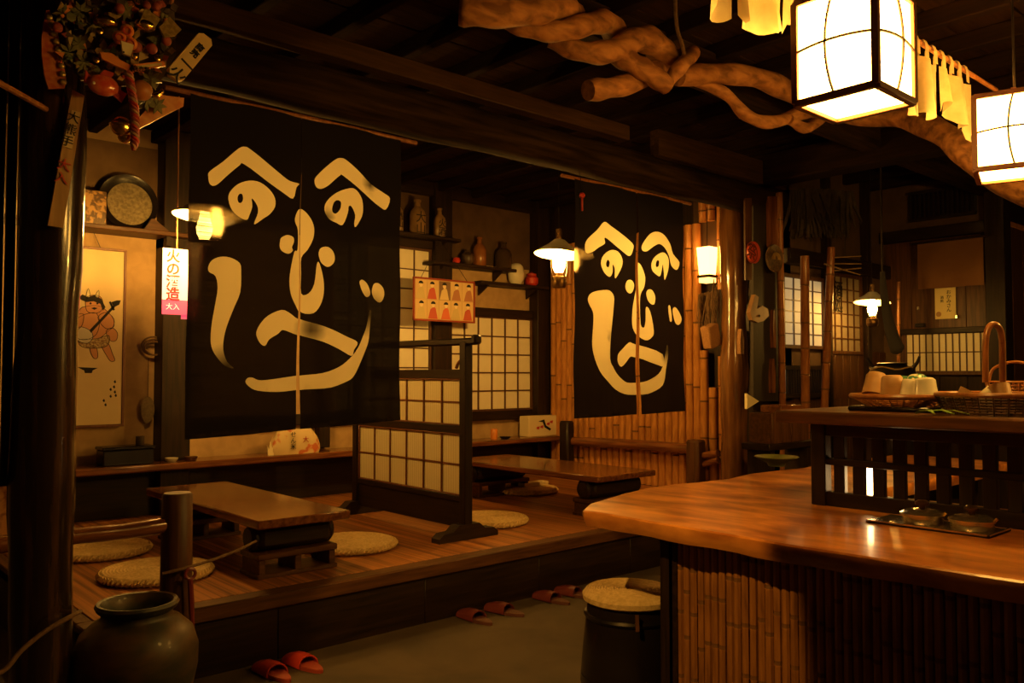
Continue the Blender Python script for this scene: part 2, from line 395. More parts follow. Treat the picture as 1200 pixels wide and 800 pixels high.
tag(G().box(6.5, 6.72, -2.5, 4.2, 3.16, 3.42, .012).build('ceiling_beam', beam_y), 'dark cross beam running from the big glossy post over the kitchen', 'beam')
log('wooden_post', [(6.62, 4.36, .351), (6.6, 4.35, 1.2), (6.615, 4.34, 2.2), (6.6, 4.35, 3.2)], .125, M('polished_post', (.10, .038, .012), (.20, .085, .025), (8, 8, .8), 3, .16, .35, coat=.7), 'thick glossy knotted tree trunk post right of the second face curtain', 'post', 20, .05)
log('wooden_post', [(.84, 3.66, 0), (.82, 3.65, 1.1), (.835, 3.64, 2.2), (.825, 3.66, 3.54)], .112, M('dark_post', (.018, .010, .006), (.10, .045, .015), (9, 9, .6), 2.5, .22, .5, coat=.5, lo=.5, hi=.78), 'tall dark tree trunk post at the left edge behind the clay jar', 'post', 20, .04)
# railing at the platform's left end
rl = thing('platform_railing', 'low log railing with a round end post at the left end of the platform', 'railing', (1.5, 4.04, 0))
p = at(208, 577, y=4.04); G().lathe([(.072, 0), (.072, .5), (.068, p.z - .01), (.06, p.z)], 20, (p.x, 4.04, 0)).build('end_post', dark('z') if 0 else brown('z'), rl)
a = at(80, 629, y=4.04); b = at(200, 614, y=4.04)
G().tube(sm([(a.x - .35, 4.04, a.z), (a.x, 4.04, a.z), ((a.x + b.x) / 2, 4.04, (a.z + b.z) / 2 - .006), (b.x, 4.04, b.z)], 5), [.037, .036, .034, .036, .038, .037, .035, .036, .037, .036, .035, .036, .037, .038, .037, .036][:16], 12).build('top_rail', red_wood('x'), rl)
# end rail in front of the bamboo wall
er = thing('bamboo_railing', 'low log handrail on stub posts in front of the bamboo wall', 'railing', (6.6, 5.7, .35))
a = at(667, 517, x=6.7); b = at(812, 526, x=6.7)
G().tube(sm([(6.7, a.y + .1, a.z), (6.71, (a.y + b.y) / 2, (a.z + b.z) / 2 + .01), (6.7, b.y, b.z)], 6), .05, 14).build('handrail', red_wood('y'), er)
p = at(664, 493, x=6.66); G().box(6.6, 6.72, p.y - .07, p.y + .07, .35, p.z, .02).build('stub_post', dark('z'), er)
p = at(816, 515, x=6.7); G().box(6.62, 6.76, p.y - .075, p.y + .075, .35, p.z, .02).build('stub_post', brown('z'), er)
a = at(822, 534, x=6.72); b = at(842, 531, x=6.68)
G().tube([a, b], .035, 12).tube([a + Vector((0, 0, -.09)), b + Vector((-.0, -.0, -.06))], .03, 12).build('side_rail', red_wood('y'), er)
# left slat screen
sl = thing('slat_screen', 'tall dark slatted wooden screen at the far left edge beside the trunk post', 'screen', (.4, 3.84, 1.05))
G().box(.02, .86, 3.84, 3.88, 1.05, 1.1, .005).box(.02, .86, 3.84, 3.88, 3.1, 3.16, .005).box(.02, .06, 3.84, 3.88, 0, 3.54).build('frame', dark('x'), sl)
sm_ = G().box(0, .036, 0, .03, 0, 2.1, .008).mesh('slat', M('lacquer_slat', (.02, .012, .008), (.04, .02, .009), (10, 10, .7), 3, .42, .2, lo=.5, hi=.8, spec=.3))
for i in range(19): put('slat', sm_, sl, (.08 + i * .042, 3.81, 1.08))
# ================================================================ LOW TABLES
def low_table(x0, x1, y0, y1, zt, th, label, near_box):
    r = thing('low_table', label, 'table', ((x0 + x1) / 2, (y0 + y1) / 2, .35), 'low tables on the platform')
    G().box(x0, x1, y0, y1, zt - th, zt, .008).build('tabletop', red_wood('y'), r)
    w = x1 - x0
    for yy in (y0 + .2, y1 - .25):
        g = G()   # rounded trunk block lying across under the top
        g.tube([(x0 + .03, yy, zt - th - .075), (x0 + .05, yy, zt - th - .075), (x1 - .05, yy, zt - th - .075), (x1 - .03, yy, zt - th - .075)], [.06, .078, .078, .06], 16)
        g.box(x0 + .06, x1 - .06, yy - .1, yy + .1, zt - th - .14, zt - th, .03)
        g.build('support_block', dark('x'), r)
        zb = zt - th - .15
        g = G(); g.box(x0 + .04, x1 - .04, yy - .12, yy + .12, zb - .035, zb, .006)
        for xx in (x0 + .05, x0 + w / 2 - .02, x1 - .09): g.box(xx, xx + .04, yy - .11, yy + .11, .35, zb - .035, .005)
        g.box(x0 + .04, x1 - .04, yy - .12, yy + .12, .35, .375, .005)
        g.build('base_frame', brown('x'), r)
    return r
low_table(2.04, 2.62, 4.36, 6.15, .69, .05, 'long low dark table in the left bay, its end facing the platform edge', 1)
low_table(4.90, 5.62, 4.47, 6.35, .685, .045, 'long low table in the right bay beside the bamboo wall', 1)
# ================================================================ STRAW CUSHIONS
prof = [(.001, 0), (.27, 0), (.295, .012), (.30, .028), (.29, .042)]
r_ = .285
while r_ > .01:
    prof += [(r_, .047), (r_ - .006, .0505), (r_ - .012, .047)]; r_ -= .018
cm = G().lathe(prof + [(.001, .047)], 40).mesh('straw_cushion', straw)
braid = G()
for k in range(60):
    a = 2 * PI * k / 60
    braid.tube([(math.cos(a - .05) * .296, math.sin(a - .05) * .296, .012), (math.cos(a) * .306, math.sin(a) * .306, .026), (math.cos(a + .05) * .292, math.sin(a + .05) * .292, .042)], .008, 5)
braid = braid.mesh('braided_rim', straw)
for (x, y, z, lb) in ((1.70, 4.93, .35, 'round straw floor cushion behind the clay jar, nearer of the two by the railing'),
                      (1.64, 5.78, .35, 'round straw floor cushion farther back behind the log railing'),
                      (2.93, 4.88, .35, 'round straw floor cushion right of the left low table'),
                      (4.20, 4.97, .35, 'round straw floor cushion just right of the paper screen foot'),
                      (5.55, 6.00, .35, 'round straw floor cushion under the far side of the right low table')):
    o = tag(put('floor_cushion', cm, None, (x, y, z), (0, 0, random.uniform(0, 3))), lb, 'cushion', 'straw cushions on the platform')
    put('braided_rim', braid, o, (x, y, z))
# ================================================================ STANDING SCREEN
sc = thing('standing_screen', 'free standing wooden partition with pleated paper panels and dark foot, between the low tables', 'screen', (3.68, 5.3, .35))
X = 3.68; y0, y1 = 4.60, 6.02
G().box(X - .035, X + .035, y0 - .035, y0 + .035, .4, 1.72, .006).build('end_post', dark('z'), sc)
G().box(X - .035, X + .035, y1 - .035, y1 + .035, .4, 1.72, .006).build('end_post', dark('z'), sc)
g = G(); g.box(X - .03, X + .03, y0 - .12, y1 + .12, 1.695, 1.745, .012); g.box(X - .034, X + .034, y0 - .14, y0 - .09, 1.70, 1.765, .012); g.build('top_rail', dark('y'), sc)
for (z0, z1) in ((1.46, 1.525), (1.075, 1.13), (.60, .64)): G().box(X - .022, X + .022, y0, y1, z0, z1, .004).build('rail', dark('y'), sc)
G().box(X - .012, X + .012, y0 + .03, y1 - .03, .42, .60).build('lower_board', dark('y'), sc)
for yy in (y0, y1):
    G().prism([(-.26, .35), (.26, .35), (.26, .38), (.22, .41), (.14, .415), (.09, .455), (-.09, .455), (-.14, .415), (-.22, .41), (-.26, .38)], yy - .045, yy + .045, 'xz', mx=Matrix.Translation((X, 0, 0))).build('foot', dark('x'), sc)
for (z0, h) in ((1.14, .31), (.65, .415)):
    p_ = shoji('paper_panel', y0 + .045, y1 - y0 - .09, z0, h, 6, 2, X, axis='y', parent=None, pm=pleat, mm=muntin_red, fr=.010, side=-1, bar=.010, th=.02)
    wl = Vector(p_.location); p_.parent = sc; p_.location = wl - WO[sc]
g = G(); g.tube(sm([(X, y0 + .03, 1.60), (X - .0, y0 + .08, 1.575), (X, y0 + .11, 1.535)], 4), .012, 8); g.build('corner_brace', muntin_red, sc)
# ================================================================ FACE CURTAINS
c5 = lambda L, ox=200, oy=120: [(ox + x / 4, oy + y / 4) for x, y in L]
N1 = [([(172,350),(178,325),(240,280),(310,220),(340,212),(365,225),(440,285),(520,350),(555,372),(598,383),(585,400),(570,452),(520,425),(440,370),(335,293),(315,298),(260,345),(220,382),(195,392),(178,380)],0),
([(268,455),(275,420),(310,385),(360,370),(410,378),(455,410),(482,450),(484,490),(460,525),(430,545),(390,572),(385,565),(402,520),(398,485),(372,452),(375,490),(362,530),(350,552),(320,540),(285,505)],0),
([(308,450),(315,432),(328,432),(333,455),(325,472),(313,470)],1),
([(668,375),(675,350),(720,305),(765,270),(790,264),(815,275),(870,325),(930,385),(990,425),(1022,452),(1005,502),(975,490),(900,430),(800,348),(785,345),(760,365),(730,392),(700,407),(678,400)],0),
([(715,505),(725,465),(770,425),(830,405),(860,415),(885,450),(894,490),(890,535),(860,585),(852,570),(856,530),(838,490),(825,490),(822,520),(800,575),(770,565),(735,545)],0),
([(750,500),(758,470),(775,460),(790,470),(788,500),(770,522),(755,518)],1),
([(583,540),(600,502),(625,508),(655,545),(670,590),(665,640),(640,690),(610,728),(607,800),(606,895),(640,895),(665,850),(678,760),(690,755),(705,830),(705,895),(690,950),(660,988),(610,985),(585,950),(560,900),(552,840),(560,780),(580,700),(596,690),(598,600),(585,565)],0),
([(508,655),(515,635),(545,622),(575,632),(578,655),(568,678),(572,695),(550,710),(520,700),(507,680)],0),
([(688,705),(700,682),(730,678),(755,700),(762,735),(750,760),(725,772),(700,755),(690,730)],0),
([(172,770),(190,740),(230,724),(275,728),(315,755),(320,800),(315,890),(290,960),(262,1040),(248,1100),(245,1160),(262,1215),(290,1245),(255,1235),(225,1205),(195,1160),(185,1110),(190,1030),(205,940),(215,870),(205,815),(175,795)],0),
([(392,1075),(410,1040),(450,1000),(515,973),(560,990),(600,1015),(680,1040),(760,1070),(820,1100),(868,1125),(850,1160),(838,1188),(780,1155),(700,1120),(600,1090),(540,1070),(518,1068),(500,1085),(460,1110),(440,1140),(415,1130),(395,1100)],0),
([(338,1310),(350,1290),(375,1290),(400,1300),(450,1300),(600,1280),(700,1268),(780,1240),(830,1200),(872,1148),(900,1090),(915,1050),(930,975),(936,990),(932,1060),(928,1120),(910,1170),(880,1230),(850,1280),(820,1305),(740,1335),(620,1345),(500,1356),(400,1350),(360,1335)],0),
([(875,840),(890,832),(915,850),(930,885),(928,905),(910,912),(890,890),(877,860)],0),
([(940,875),(950,850),(970,848),(990,870),(995,900),(985,930),(970,937),(950,920),(940,895)],0)]
F1 = [(262, 1240, 75), (930, 990, 85), (655, 1060, 55), (925, 385, 30), (735, 530, 22)]
N2 = [([(178,270),(190,240),(230,200),(260,162),(290,180),(340,215),(400,260),(405,290),(390,320),(350,298),(275,240),(262,240),(265,262),(240,280),(215,300),(185,305)],0),
([(250,355),(262,315),(295,293),(330,300),(352,335),(350,370),(325,418),(316,420),(316,380),(305,360),(305,395),(290,418),(265,400)],0),
([(272,355),(280,338),(290,350),(285,372),(275,370)],1),
([(440,275),(455,245),(480,215),(510,208),(545,225),(575,265),(590,310),(622,350),(610,385),(585,365),(572,320),(550,285),(520,265),(495,275),(465,298),(445,295)],0),
([(487,355),(500,325),(530,305),(555,310),(572,340),(570,390),(553,432),(548,400),(540,360),(535,385),(525,415),(505,405),(490,385)],0),
([(505,360),(510,342),(520,345),(518,368),(508,372)],1),
([(418,360),(430,352),(445,375),(458,420),(452,465),(435,500),(430,560),(432,640),(445,655),(452,620),(455,560),(475,580),(492,670),(485,700),(460,715),(435,705),(415,680),(402,640),(403,570),(412,515),(418,480),(422,440)],0),
([(368,460),(380,435),(400,432),(412,450),(408,480),(395,495),(375,485)],0),
([(460,495),(470,478),(488,480),(500,510),(495,545),(480,545),(465,525)],0),
([(568,560),(578,555),(585,620),(575,622)],0),
([(588,570),(600,560),(620,590),(628,620),(615,642),(600,635),(590,600)],0),
([(190,520),(205,495),(240,482),(285,482),(308,510),(305,560),(292,680),(290,800),(310,840),(340,885),(380,912),(440,910),(500,885),(540,840),(560,780),(568,735),(575,780),(565,850),(550,910),(500,950),(440,968),(360,965),(300,930),(260,890),(240,850),(220,780),(212,720),(215,620),(212,580),(195,545)],0),
([(332,795),(340,770),(390,725),(420,735),(540,780),(545,835),(500,825),(420,795),(400,792),(380,815),(350,838),(335,820)],0)]
F2 = [(570, 760, 60), (290, 700, 18)]
cloth_dark = None
def noren_mat():
    m = bpy.data.materials.new('indigo_noren_cloth'); m.use_nodes = True; nt = m.node_tree; N = nt.nodes; L = nt.links
    b = N['Principled BSDF']; out = N['Material Output']; b.inputs['Roughness'].default_value = .95; b.inputs['Specular IOR Level'].default_value = .15
    at_ = N.new('ShaderNodeAttribute'); at_.attribute_name = 'dye'
    tc = N.new('ShaderNodeTexCoord'); mp = N.new('ShaderNodeMapping'); mp.inputs['Scale'].default_value = (3, 3, 170); L.new(tc.outputs['Object'], mp.inputs[0])
    nz = N.new('ShaderNodeTexNoise'); nz.inputs['Scale'].default_value = 1; nz.inputs['Detail'].default_value = 2; L.new(mp.outputs[0], nz.inputs[0])
    mx = N.new('ShaderNodeMix'); mx.data_type = 'RGBA'; L.new(at_.outputs['Fac'], mx.inputs[0])
    mx.inputs[6].default_value = (.0075, .0058, .0075, 1); mx.inputs[7].default_value = (.80, .70, .44, 1)
    L.new(mx.outputs[2], b.inputs['Base Color'])
    tr = N.new('ShaderNodeBsdfTranslucent'); L.new(mx.outputs[2], tr.inputs[0])
    m1 = N.new('ShaderNodeMixShader'); m1.inputs[0].default_value = .45; L.new(b.outputs[0], m1.inputs[1]); L.new(tr.outputs[0], m1.inputs[2])
    tp = N.new('ShaderNodeBsdfTransparent')
    rf = N.new('ShaderNodeBsdfRefraction'); rf.inputs['Color'].default_value = (1, .8, .5, 1); rf.inputs['Roughness'].default_value = .28; rf.inputs['IOR'].default_value = 1.12
    m0 = N.new('ShaderNodeMixShader'); m0.inputs[0].default_value = .007; L.new(m1.outputs[0], m0.inputs[1]); L.new(rf.outputs[0], m0.inputs[2]); m1 = m0
    mr = N.new('ShaderNodeMapRange'); mr.inputs[1].default_value = .35; mr.inputs[2].default_value = .75; mr.inputs[3].default_value = .0; mr.inputs[4].default_value = .016; L.new(nz.outputs[0], mr.inputs[0])
    m2 = N.new('ShaderNodeMixShader'); L.new(mr.outputs[0], m2.inputs[0]); L.new(m1.outputs[0], m2.inputs[1]); L.new(tp.outputs[0], m2.inputs[2])
    L.new(m2.outputs[0], out.inputs[0]); return m
noren_m = noren_mat()
def noren(x0, x1, xs, zb_l, zb_r, zt, polys, fades, ox, oy, label, gap):
    root = thing('face_curtain', label, 'curtain', ((x0 + x1) / 2, 4.12, zt), 'navy split curtains with brush drawn faces')
    G().tube(sm([(x0 - .12, 4.12, zt), ((x0 + x1) / 2, 4.12, zt + .004), (x1 + .12, 4.12, zt)], 4), .013, 8).build('curtain_rod', bamboo_red, root)
    def w(p, sxy=None): q = at(p[0], p[1], y=4.12); return (q.x, q.z)
    P = [([(v.x, v.y) for v in sm([w((ox + x / 4, oy + y / 4)) + (0,) for x, y in L], 3, True)], h) for L, h in polys]
    FD = [(w((ox + x / 4, oy + y / 4)), r / 4 * .00417 * (1 if ox == 200 else 1.3)) for x, y, r in fades]
    for (a, b, za, zb, side) in ((x0, xs - gap / 2, zb_l, (zb_l + zb_r) / 2, 0), (xs + gap / 2, x1, (zb_l + zb_r) / 2, zb_r, 1)):
        vs = []; ed = []
        nx = max(6, int((b - a) / .03)); nz = int((zt - za) / .035)
        def bot(x): return za + (zb - za) * (x - a) / (b - a)
        for i in range(nx + 1):
            for j in range(nz + 1):
                x = a + (b - a) * i / nx; vs.append(Vector((x, bot(x) + (zt - bot(x)) * j / nz)))
        def idx(i, j): return i * (nz + 1) + j
        ed += [(idx(i, 0), idx(i + 1, 0)) for i in range(nx)] + [(idx(i, nz), idx(i + 1, nz)) for i in range(nx)]
        ed += [(idx(0, j), idx(0, j + 1)) for j in range(nz)] + [(idx(nx, j), idx(nx, j + 1)) for j in range(nz)]
        for L, h in P:
            o = len(vs); n = len(L); vs += [Vector(p) for p in L]; ed += [(o + k, o + (k + 1) % n) for k in range(n)]
        V, E_, Fc, *_ = delaunay_2d_cdt(vs, ed, [], 0, 1e-5)
        tri = []; col = []
        for f in Fc:
            c = sum((V[k] for k in f), Vector((0, 0))) / 3
            if not (a - 1e-5 < c.x < b + 1e-5 and bot(c.x) - 1e-4 < c.y < zt + 1e-4): continue
            t = 0
            for L, h in P:
                if pip(c, L): t = 0 if h else 1
            tri.append(tuple(f)); col.append(t)
        used = sorted({k for t in tri for k in t}); mp = {k: i for i, k in enumerate(used)}
        def drape(x, z):
            u = (x - x0) / (x1 - x0); dn = (zt - z) / (zt - za)
            yy = .012 * math.sin(u * 15 + 1.2 * dn) * (.3 + dn) + .008 * math.sin(u * 37 + 2) * dn + .006 * math.sin(z * 9)
            pinch = .012 * dn * dn * (1 if side == 0 else -1) * max(0, 1 - abs(x - xs) / .25) * (-1)
            return (x + pinch, 4.105 + yy, z)
        me = bpy.data.meshes.new('cloth_panel'); oo = WO[root]
        me.from_pydata([Vector(drape(V[k].x, V[k].y)) - oo for k in used], [], [tuple(mp[k] for k in t) for t in tri])
        at2 = me.attributes.new('dye', 'FLOAT', 'CORNER'); vals = []
        for t, cc in zip(tri, col):
            for k in t:
                v = cc
                if cc:
                    for (fx, fz), fr in FD:
                        d = math.hypot(V[k].x - fx, V[k].y - fz)
                        if d < fr * 1.6: v = min(v, .03 + .97 * (d / (fr * 1.6)) ** 1.5)
                vals.append(v)
        at2.data.foreach_set('value', vals)
        me.polygons.foreach_set('use_smooth', [True] * len(me.polygons)); me.materials.append(noren_m)
        put('cloth_panel', me, root, oo)
    return root
nr1 = noren(1.545, 2.79, 2.147, 1.175, 1.225, 2.885, N1, F1, 200, 120, 'large navy split curtain with a brush drawn frowning face, nearer left one', .002)
nr2 = noren(4.27, 5.53, 4.955, 1.18, 1.195, 2.885, N2, F2, 640, 220, 'navy split curtain with the same brush drawn face, smaller farther one at centre', .022)
p = at(682, 229, y=4.08); tg = thing('red_bell_pull', 'small red ball on a cord at the top left of the farther face curtain', 'bell', p)
G().ball(p, .022).build('ball', red, tg); G().tube([p, p + Vector((0, 0, -.11))], .008, 6).build('cord', red, tg); G().tube([p, Vector((p.x, 4.1, 2.93))], .003, 5).build('hook_wire', iron, tg)
# ================================================================ COUNTER
ZT = .90
out_px = [(690,590),(730,578),(760,571),(790,567),(815,565),(852,561),(877,555),(910,551),(940,548)]
edge = [(p.x, p.y) for p in (at(a, b, z=ZT) for a, b in out_px)]
front = []
yy = -1.2
while yy < 2.5:
    front.append((2.70 + .012 * math.sin(yy * 3.1) + .018 * math.sin(yy * 1.3 + .6) + .004 * math.sin(yy * 11), yy)); yy += .1
ctr = at(681, 598, z=ZT)
outline = front + [(ctr.x + .02, ctr.y - .06), (ctr.x, ctr.y - .015), (ctr.x + .02, ctr.y + .012)] + edge + [(5.2, 2.78), (6.3, 2.74), (6.3, 1.98), (4.12, 1.98), (4.12, -1.2)]
cn = thing('bar_counter', 'thick polished wooden bar counter with a live edge, clad in bamboo canes, right foreground', 'counter', (3.4, 1.2, 0))
import bmesh as _bm
g = G()
n = len(outline)
cx = [Vector((x, y, 0)) for x, y in outline]
def inset(k, d):
    p = cx[k]; a = (cx[k] - cx[k - 1]).normalized(); b = (cx[(k + 1) % n] - cx[k]).normalized(); t = (a + b).normalized()
    return p + Vector((t.y, -t.x, 0)) * d     # outline runs so that this points outward for negative d
lev = [(-.05, ZT - .075), (-.022, ZT - .070), (-.010, ZT - .05), (0, ZT - .022), (-.002, ZT - .006), (-.009, ZT), (-.03, ZT)]
area = sum(cx[i].x * cx[(i + 1) % n].y - cx[(i + 1) % n].x * cx[i].y for i in range(n))
sgn = 1 if area > 0 else -1
vs = []
for d, z in lev:
    for k in range(n):
        q = inset(k, d * sgn); wv = .012 * math.sin(k * 1.7) if z < ZT - .04 else 0
        vs.append((q.x + (wv if k < len(front) else 0), q.y, z))
fs = [tuple(range(n))[::-1], tuple((len(lev) - 1) * n + k for k in range(n))]
for l in range(len(lev) - 1):
    for k in range(n): fs.append((l * n + k, l * n + (k + 1) % n, (l + 1) * n + (k + 1) % n, (l + 1) * n + k))
g.add(vs, fs); g.build('live_edge_slab', counter_m, cn)
G().box(2.90, 3.0, -1.2, 2.2, 0, .83).build('front_panel', dark('z'), cn)
G().box(2.86, 6.2, 2.17, 2.21, 0, .83).build('end_panel', dark('x'), cn)
G().box(2.86, 2.93, 2.19, 2.26, 0, .83, .004).build('corner_post', dark('z'), cn)
vs_ = [cane(.825, .0165, .22, 8, ph=random.uniform(.04, .2)).mesh('bamboo_cane', [bamboo_old, bamboo_node]) for _ in range(6)]
y = 2.168
while y > .1:
    put('bamboo_cane', random.choice(vs_), cn, (2.885 + random.uniform(-.003, .003), y, 0), (0, 0, random.uniform(0, 6))); y -= .0345
# raised shelf on lattice
sh = thing('serving_shelf', 'dark raised serving shelf on a square wooden lattice standing on the bar counter', 'shelf', (3.7, 1, ZT))
G().box(3.46, 4.36, -1.2, 2.07, 1.275, 1.33, .008).build('shelf_board', brown('y'), sh)
G().box(3.60, 3.66, 1.90, 1.97, ZT, 1.275, .004).build('corner_post', dark('z'), sh)
G().box(4.0, 4.06, 1.90, 1.97, ZT, 1.275, .004).build('corner_post', dark('z'), sh)
for z0, z1, nm in ((ZT, .965, 'bottom_rail'), (1.085, 1.115, 'middle_rail'), (1.215, 1.275, 'top_rail')):
    G().box(3.61, 3.65, -1.2, 1.92, z0, z1, .003).build(nm, dark('y'), sh)
me = G().box(0, .03, -.0255, .0255, .96, 1.22, .002).mesh('slat', dark('z'), origin=(0, 0, ZT))
y = 1.842
while y > -.6: put('slat', me, sh, (3.615, y, ZT)); y -= .0885
# lids on a tray in front of the lattice
tr = G(); tx, ty = 3.42, 1.42
ta = at(1033, 607, z=ZT); tb = at(1165, 629, z=ZT)
tc0 = Vector((3.44, (ta.y + tb.y) / 2, ZT))
hl = abs(ta.y - tb.y) / 2
tray = tag(G().box(3.33, 3.56, tc0.y - hl, tc0.y + hl, ZT, ZT + .006).box(3.33, 3.338, tc0.y - hl, tc0.y + hl, ZT, ZT + .012).box(3.33, 3.56, tc0.y - hl, tc0.y - hl + .008, ZT, ZT + .012).build('metal_tray', steel), 'long flat steel tray lying on the counter in front of the lattice', 'tray')
def lid(px, py, lb):
    q = at(px, py, z=ZT + .03); c = Vector((3.45, q.y + (3.45 - q.x) * 0, ZT + .012)); c = at(px, py, x=3.45); c.z = ZT + .007
    r = thing('lidded_pot', lb, 'pot', c, 'lidded pots on the steel tray')
    G().lathe([(.001, 0), (.070, 0), (.076, .008), (.076, .028), (.070, .034)], 28, c).build('bowl', steel, r)
    G().lathe([(.001, .030), (.082, .030), (.083, .038), (.06, .050), (.02, .057), (.001, .060)], 28, c).build('lid', steel, r)
    G().lathe([(.012, .058), (.012, .07), (.026, .070), (.028, .080), (.018, .088), (.001, .090)], 18, c).build('knob', M('knob_bronze', (.10, .045, .02), rough=.3, metal=.5), r)
    G().tube([c + Vector((0, -.07, .03)), c + Vector((0, -.085, .045)), c + Vector((0, -.09, .05))], .006, 6).build('latch', brass, r)
lid(1081, 601, 'small lidded metal pot on the steel tray, left one'); lid(1139, 610, 'small lidded metal pot on the steel tray, right one beside the tray end')
# small paper lamp glowing behind the lattice
q = Vector((3.76, 1.72, ZT)); q = Vector((3.78, at(1026, 560, x=3.78).y, ZT))
lp = thing('small_candle_lamp', 'small white glowing lamp standing on the counter right behind the lattice', 'lamp', q)
G().box(q.x - .032, q.x + .032, q.y - .032, q.y + .032, ZT, ZT + .02, .003).box(q.x - .032, q.x + .032, q.y - .032, q.y + .032, ZT + .17, ZT + .185, .003).build('frame', dark('z'), lp)
G().box(q.x - .028, q.x + .028, q.y - .028, q.y + .028, ZT + .02, ZT + .17).build('glass', M('candle_glow', (1, .8, .5), es=22, ec=(1, .62, .25)), lp)
# ---------------------------------------------------------------- baskets and cups
def cup(name, c, r, h, m, lb, tilt=(0, 0), grp='cups drying in the shelf baskets', flare=1.12, inv=False):
    mx = Matrix.Rotation(tilt[0], 4, 'X') @ Matrix.Rotation(tilt[1], 4, 'Y')
    if inv: mx = mx @ Matrix.Translation((0, 0, h)) @ Matrix.Rotation(PI, 4, 'X')
    pr = [(.001, 0), (r * .75, 0), (r * .95, h * .12), (r, h * .5), (r * flare, h), (r * flare - .004, h), (r * .93, h * .5), (r * .8, h * .15), (.001, h * .12)]
    return tag(G().lathe(pr, 24, c, mx).build(name, m), lb, 'cup', grp)
def woven(c, r0, r1, h, name, m, parent, n=34, rows=6, oval=1.0, lift=None):
    g = G()
    for k in range(n):
        a = 2 * PI * k / n; off = .004 * (1 if k % 2 else -1)
        g.tube([c + Vector((math.cos(a) * (r0 + (r1 - r0) * t + off), math.sin(a) * oval * (r0 + (r1 - r0) * t + off), h * t)) for t in (0, .5, 1)], .004, 5)
    for j in range(rows):
        t = j / (rows - 1); rr = r0 + (r1 - r0) * t
        g.tube([c + Vector((math.cos(2 * PI * k / 36) * (rr + .005 * math.sin(k * PI + j)), math.sin(2 * PI * k / 36) * oval * (rr + .005 * math.sin(k * PI + j)), h * t)) for k in range(36)], .0045, 5, closed=True)
    g.lathe([(.001, .002), (r0, .002), (r0, .006), (.001, .006)], 30, c, sx=1, sy=oval)
    return g.build(name, m, parent)
SZ = 1.33
tc1 = at(1056, 474, z=SZ); tc1.x = 3.84; tc1 = at(1056, 471, x=3.84); tc1.z = SZ
tg = tag(G().box(tc1.x - .17, tc1.x + .17, tc1.y - .19, tc1.y + .17, SZ, SZ + .022, .008).build('serving_tray', lacq), 'flat black lacquer tray under the round basket of cups on the shelf', 'tray')
bc = Vector((tc1.x, tc1.y, SZ + .022))
b1 = thing('shallow_basket', 'shallow round bamboo basket heaped with cups on the raised shelf', 'basket', bc)
woven(bc, .13, .205, .042, 'weave', bamboo, b1, 40, 6)
G().tube([bc + Vector((math.cos(2 * PI * k / 40) * .21, math.sin(2 * PI * k / 40) * .21, .045)) for k in range(40)], .011, 8, closed=True).build('rim', bamboo_red, b1)
def cupat(px, py, x, r, h, m, lb, tilt=(0, 0), inv=True, z=None):
    p = at(px, py, x=x); p.z = z if z else SZ + .068
    return cup('tea_cup', p, r, h, m, lb, tilt, inv=inv)
cupat(1024, 460, 3.82, .048, .105, tan_c, 'tan stoneware tumbler leaning in the left of the shallow basket', (.0, .35))
cupat(1046, 460, 3.76, .047, .092, tan_c, 'tan stoneware tumbler upside down in the middle front of the shallow basket', (0, -.05))
cupat(1066, 460, 3.75, .038, .075, white_c, 'white cup upside down beside the tan tumblers in the shallow basket', (.1, 0))
cupat(1085, 460, 3.76, .046, .08, white_c, 'larger white cup upside down at the right of the shallow basket', (-.1, .1))
cupat(1060, 455, 3.88, .045, .10, green, 'green glazed cup at the back of the shallow basket', (.1, .1), z=SZ + .055)
cupat(1076, 455, 3.86, .05, .10, M('patterned_glaze', (.75, .7, .5), (.06, .22, .12), (1, 1, 1), 30, .2, lo=.45, hi=.55), 'white and green patterned bowl at the back of the shallow basket', (-.2, .3), z=SZ + .06)
# second basket with arch handle
q = at(1172, 478, x=3.80); q.z = SZ
b2 = thing('handled_basket', 'dark woven basket with a tall arched bamboo handle on the raised shelf', 'basket', q)
woven(q, .21, .24, .075, 'weave', M('smoked_weave', (.03, .014, .007), (.12, .05, .018), (1, 1, 1), 50, .4), b2, 54, 8, .95)
G().tube([q + Vector((math.cos(2 * PI * k / 44) * .245, math.sin(2 * PI * k / 44) * .233, .082)) for k in range(44)], .010, 8, closed=True).build('rim', bamboo_red, b2)
a = at(1156, 440, x=3.66); b = at(1176, 440, x=3.66)
hx = 3.68
h0 = at(1155, 448, x=hx); h1 = at(1155, 400, x=hx); h2 = at(1160, 382, x=hx + .02); h3 = at(1169, 382, x=hx + .05); h4 = at(1174, 398, x=hx + .1); h5 = at(1175, 448, x=hx + .2)
G().tube(sm([h0, h1, h2, h3, h4, h5], 7), .0125, 10).build('arch_handle', bamboo_red, b2)
for i, (px, py, r, h, t) in enumerate(((1128, 462, .036, .05, .5), (1150, 462, .036, .06, .9), (1176, 462, .04, .07, -.4))):
    p = at(px, py, x=3.8); p.z = SZ + .05
    cup('sake_cup', p, r, h, tan_c if i != 1 else white_c, ['tan cup tipped over at the left of the handled basket', 'pale cup on its side in the middle of the handled basket', 'tan cup leaning under the arched handle'][i], (t, .3))
q = at(1190, 428, x=4.22); q.z = SZ
b3 = thing('back_basket', 'small brown wicker basket with a low bowed handle behind the tall arched one', 'basket', q)
woven(q, .09, .115, .13, 'weave', bamboo_red, b3, 30, 9)
G().tube(sm([q + Vector((0, .115, .12)), q + Vector((0, .09, .19)), q + Vector((0, 0, .22)), q + Vector((0, -.09, .19)), q + Vector((0, -.115, .12))], 6), .007, 8).build('bow_handle', bamboo_red, b3)
lf = G(); p0 = at(1056, 478, x=3.52); p0.z = SZ + .004
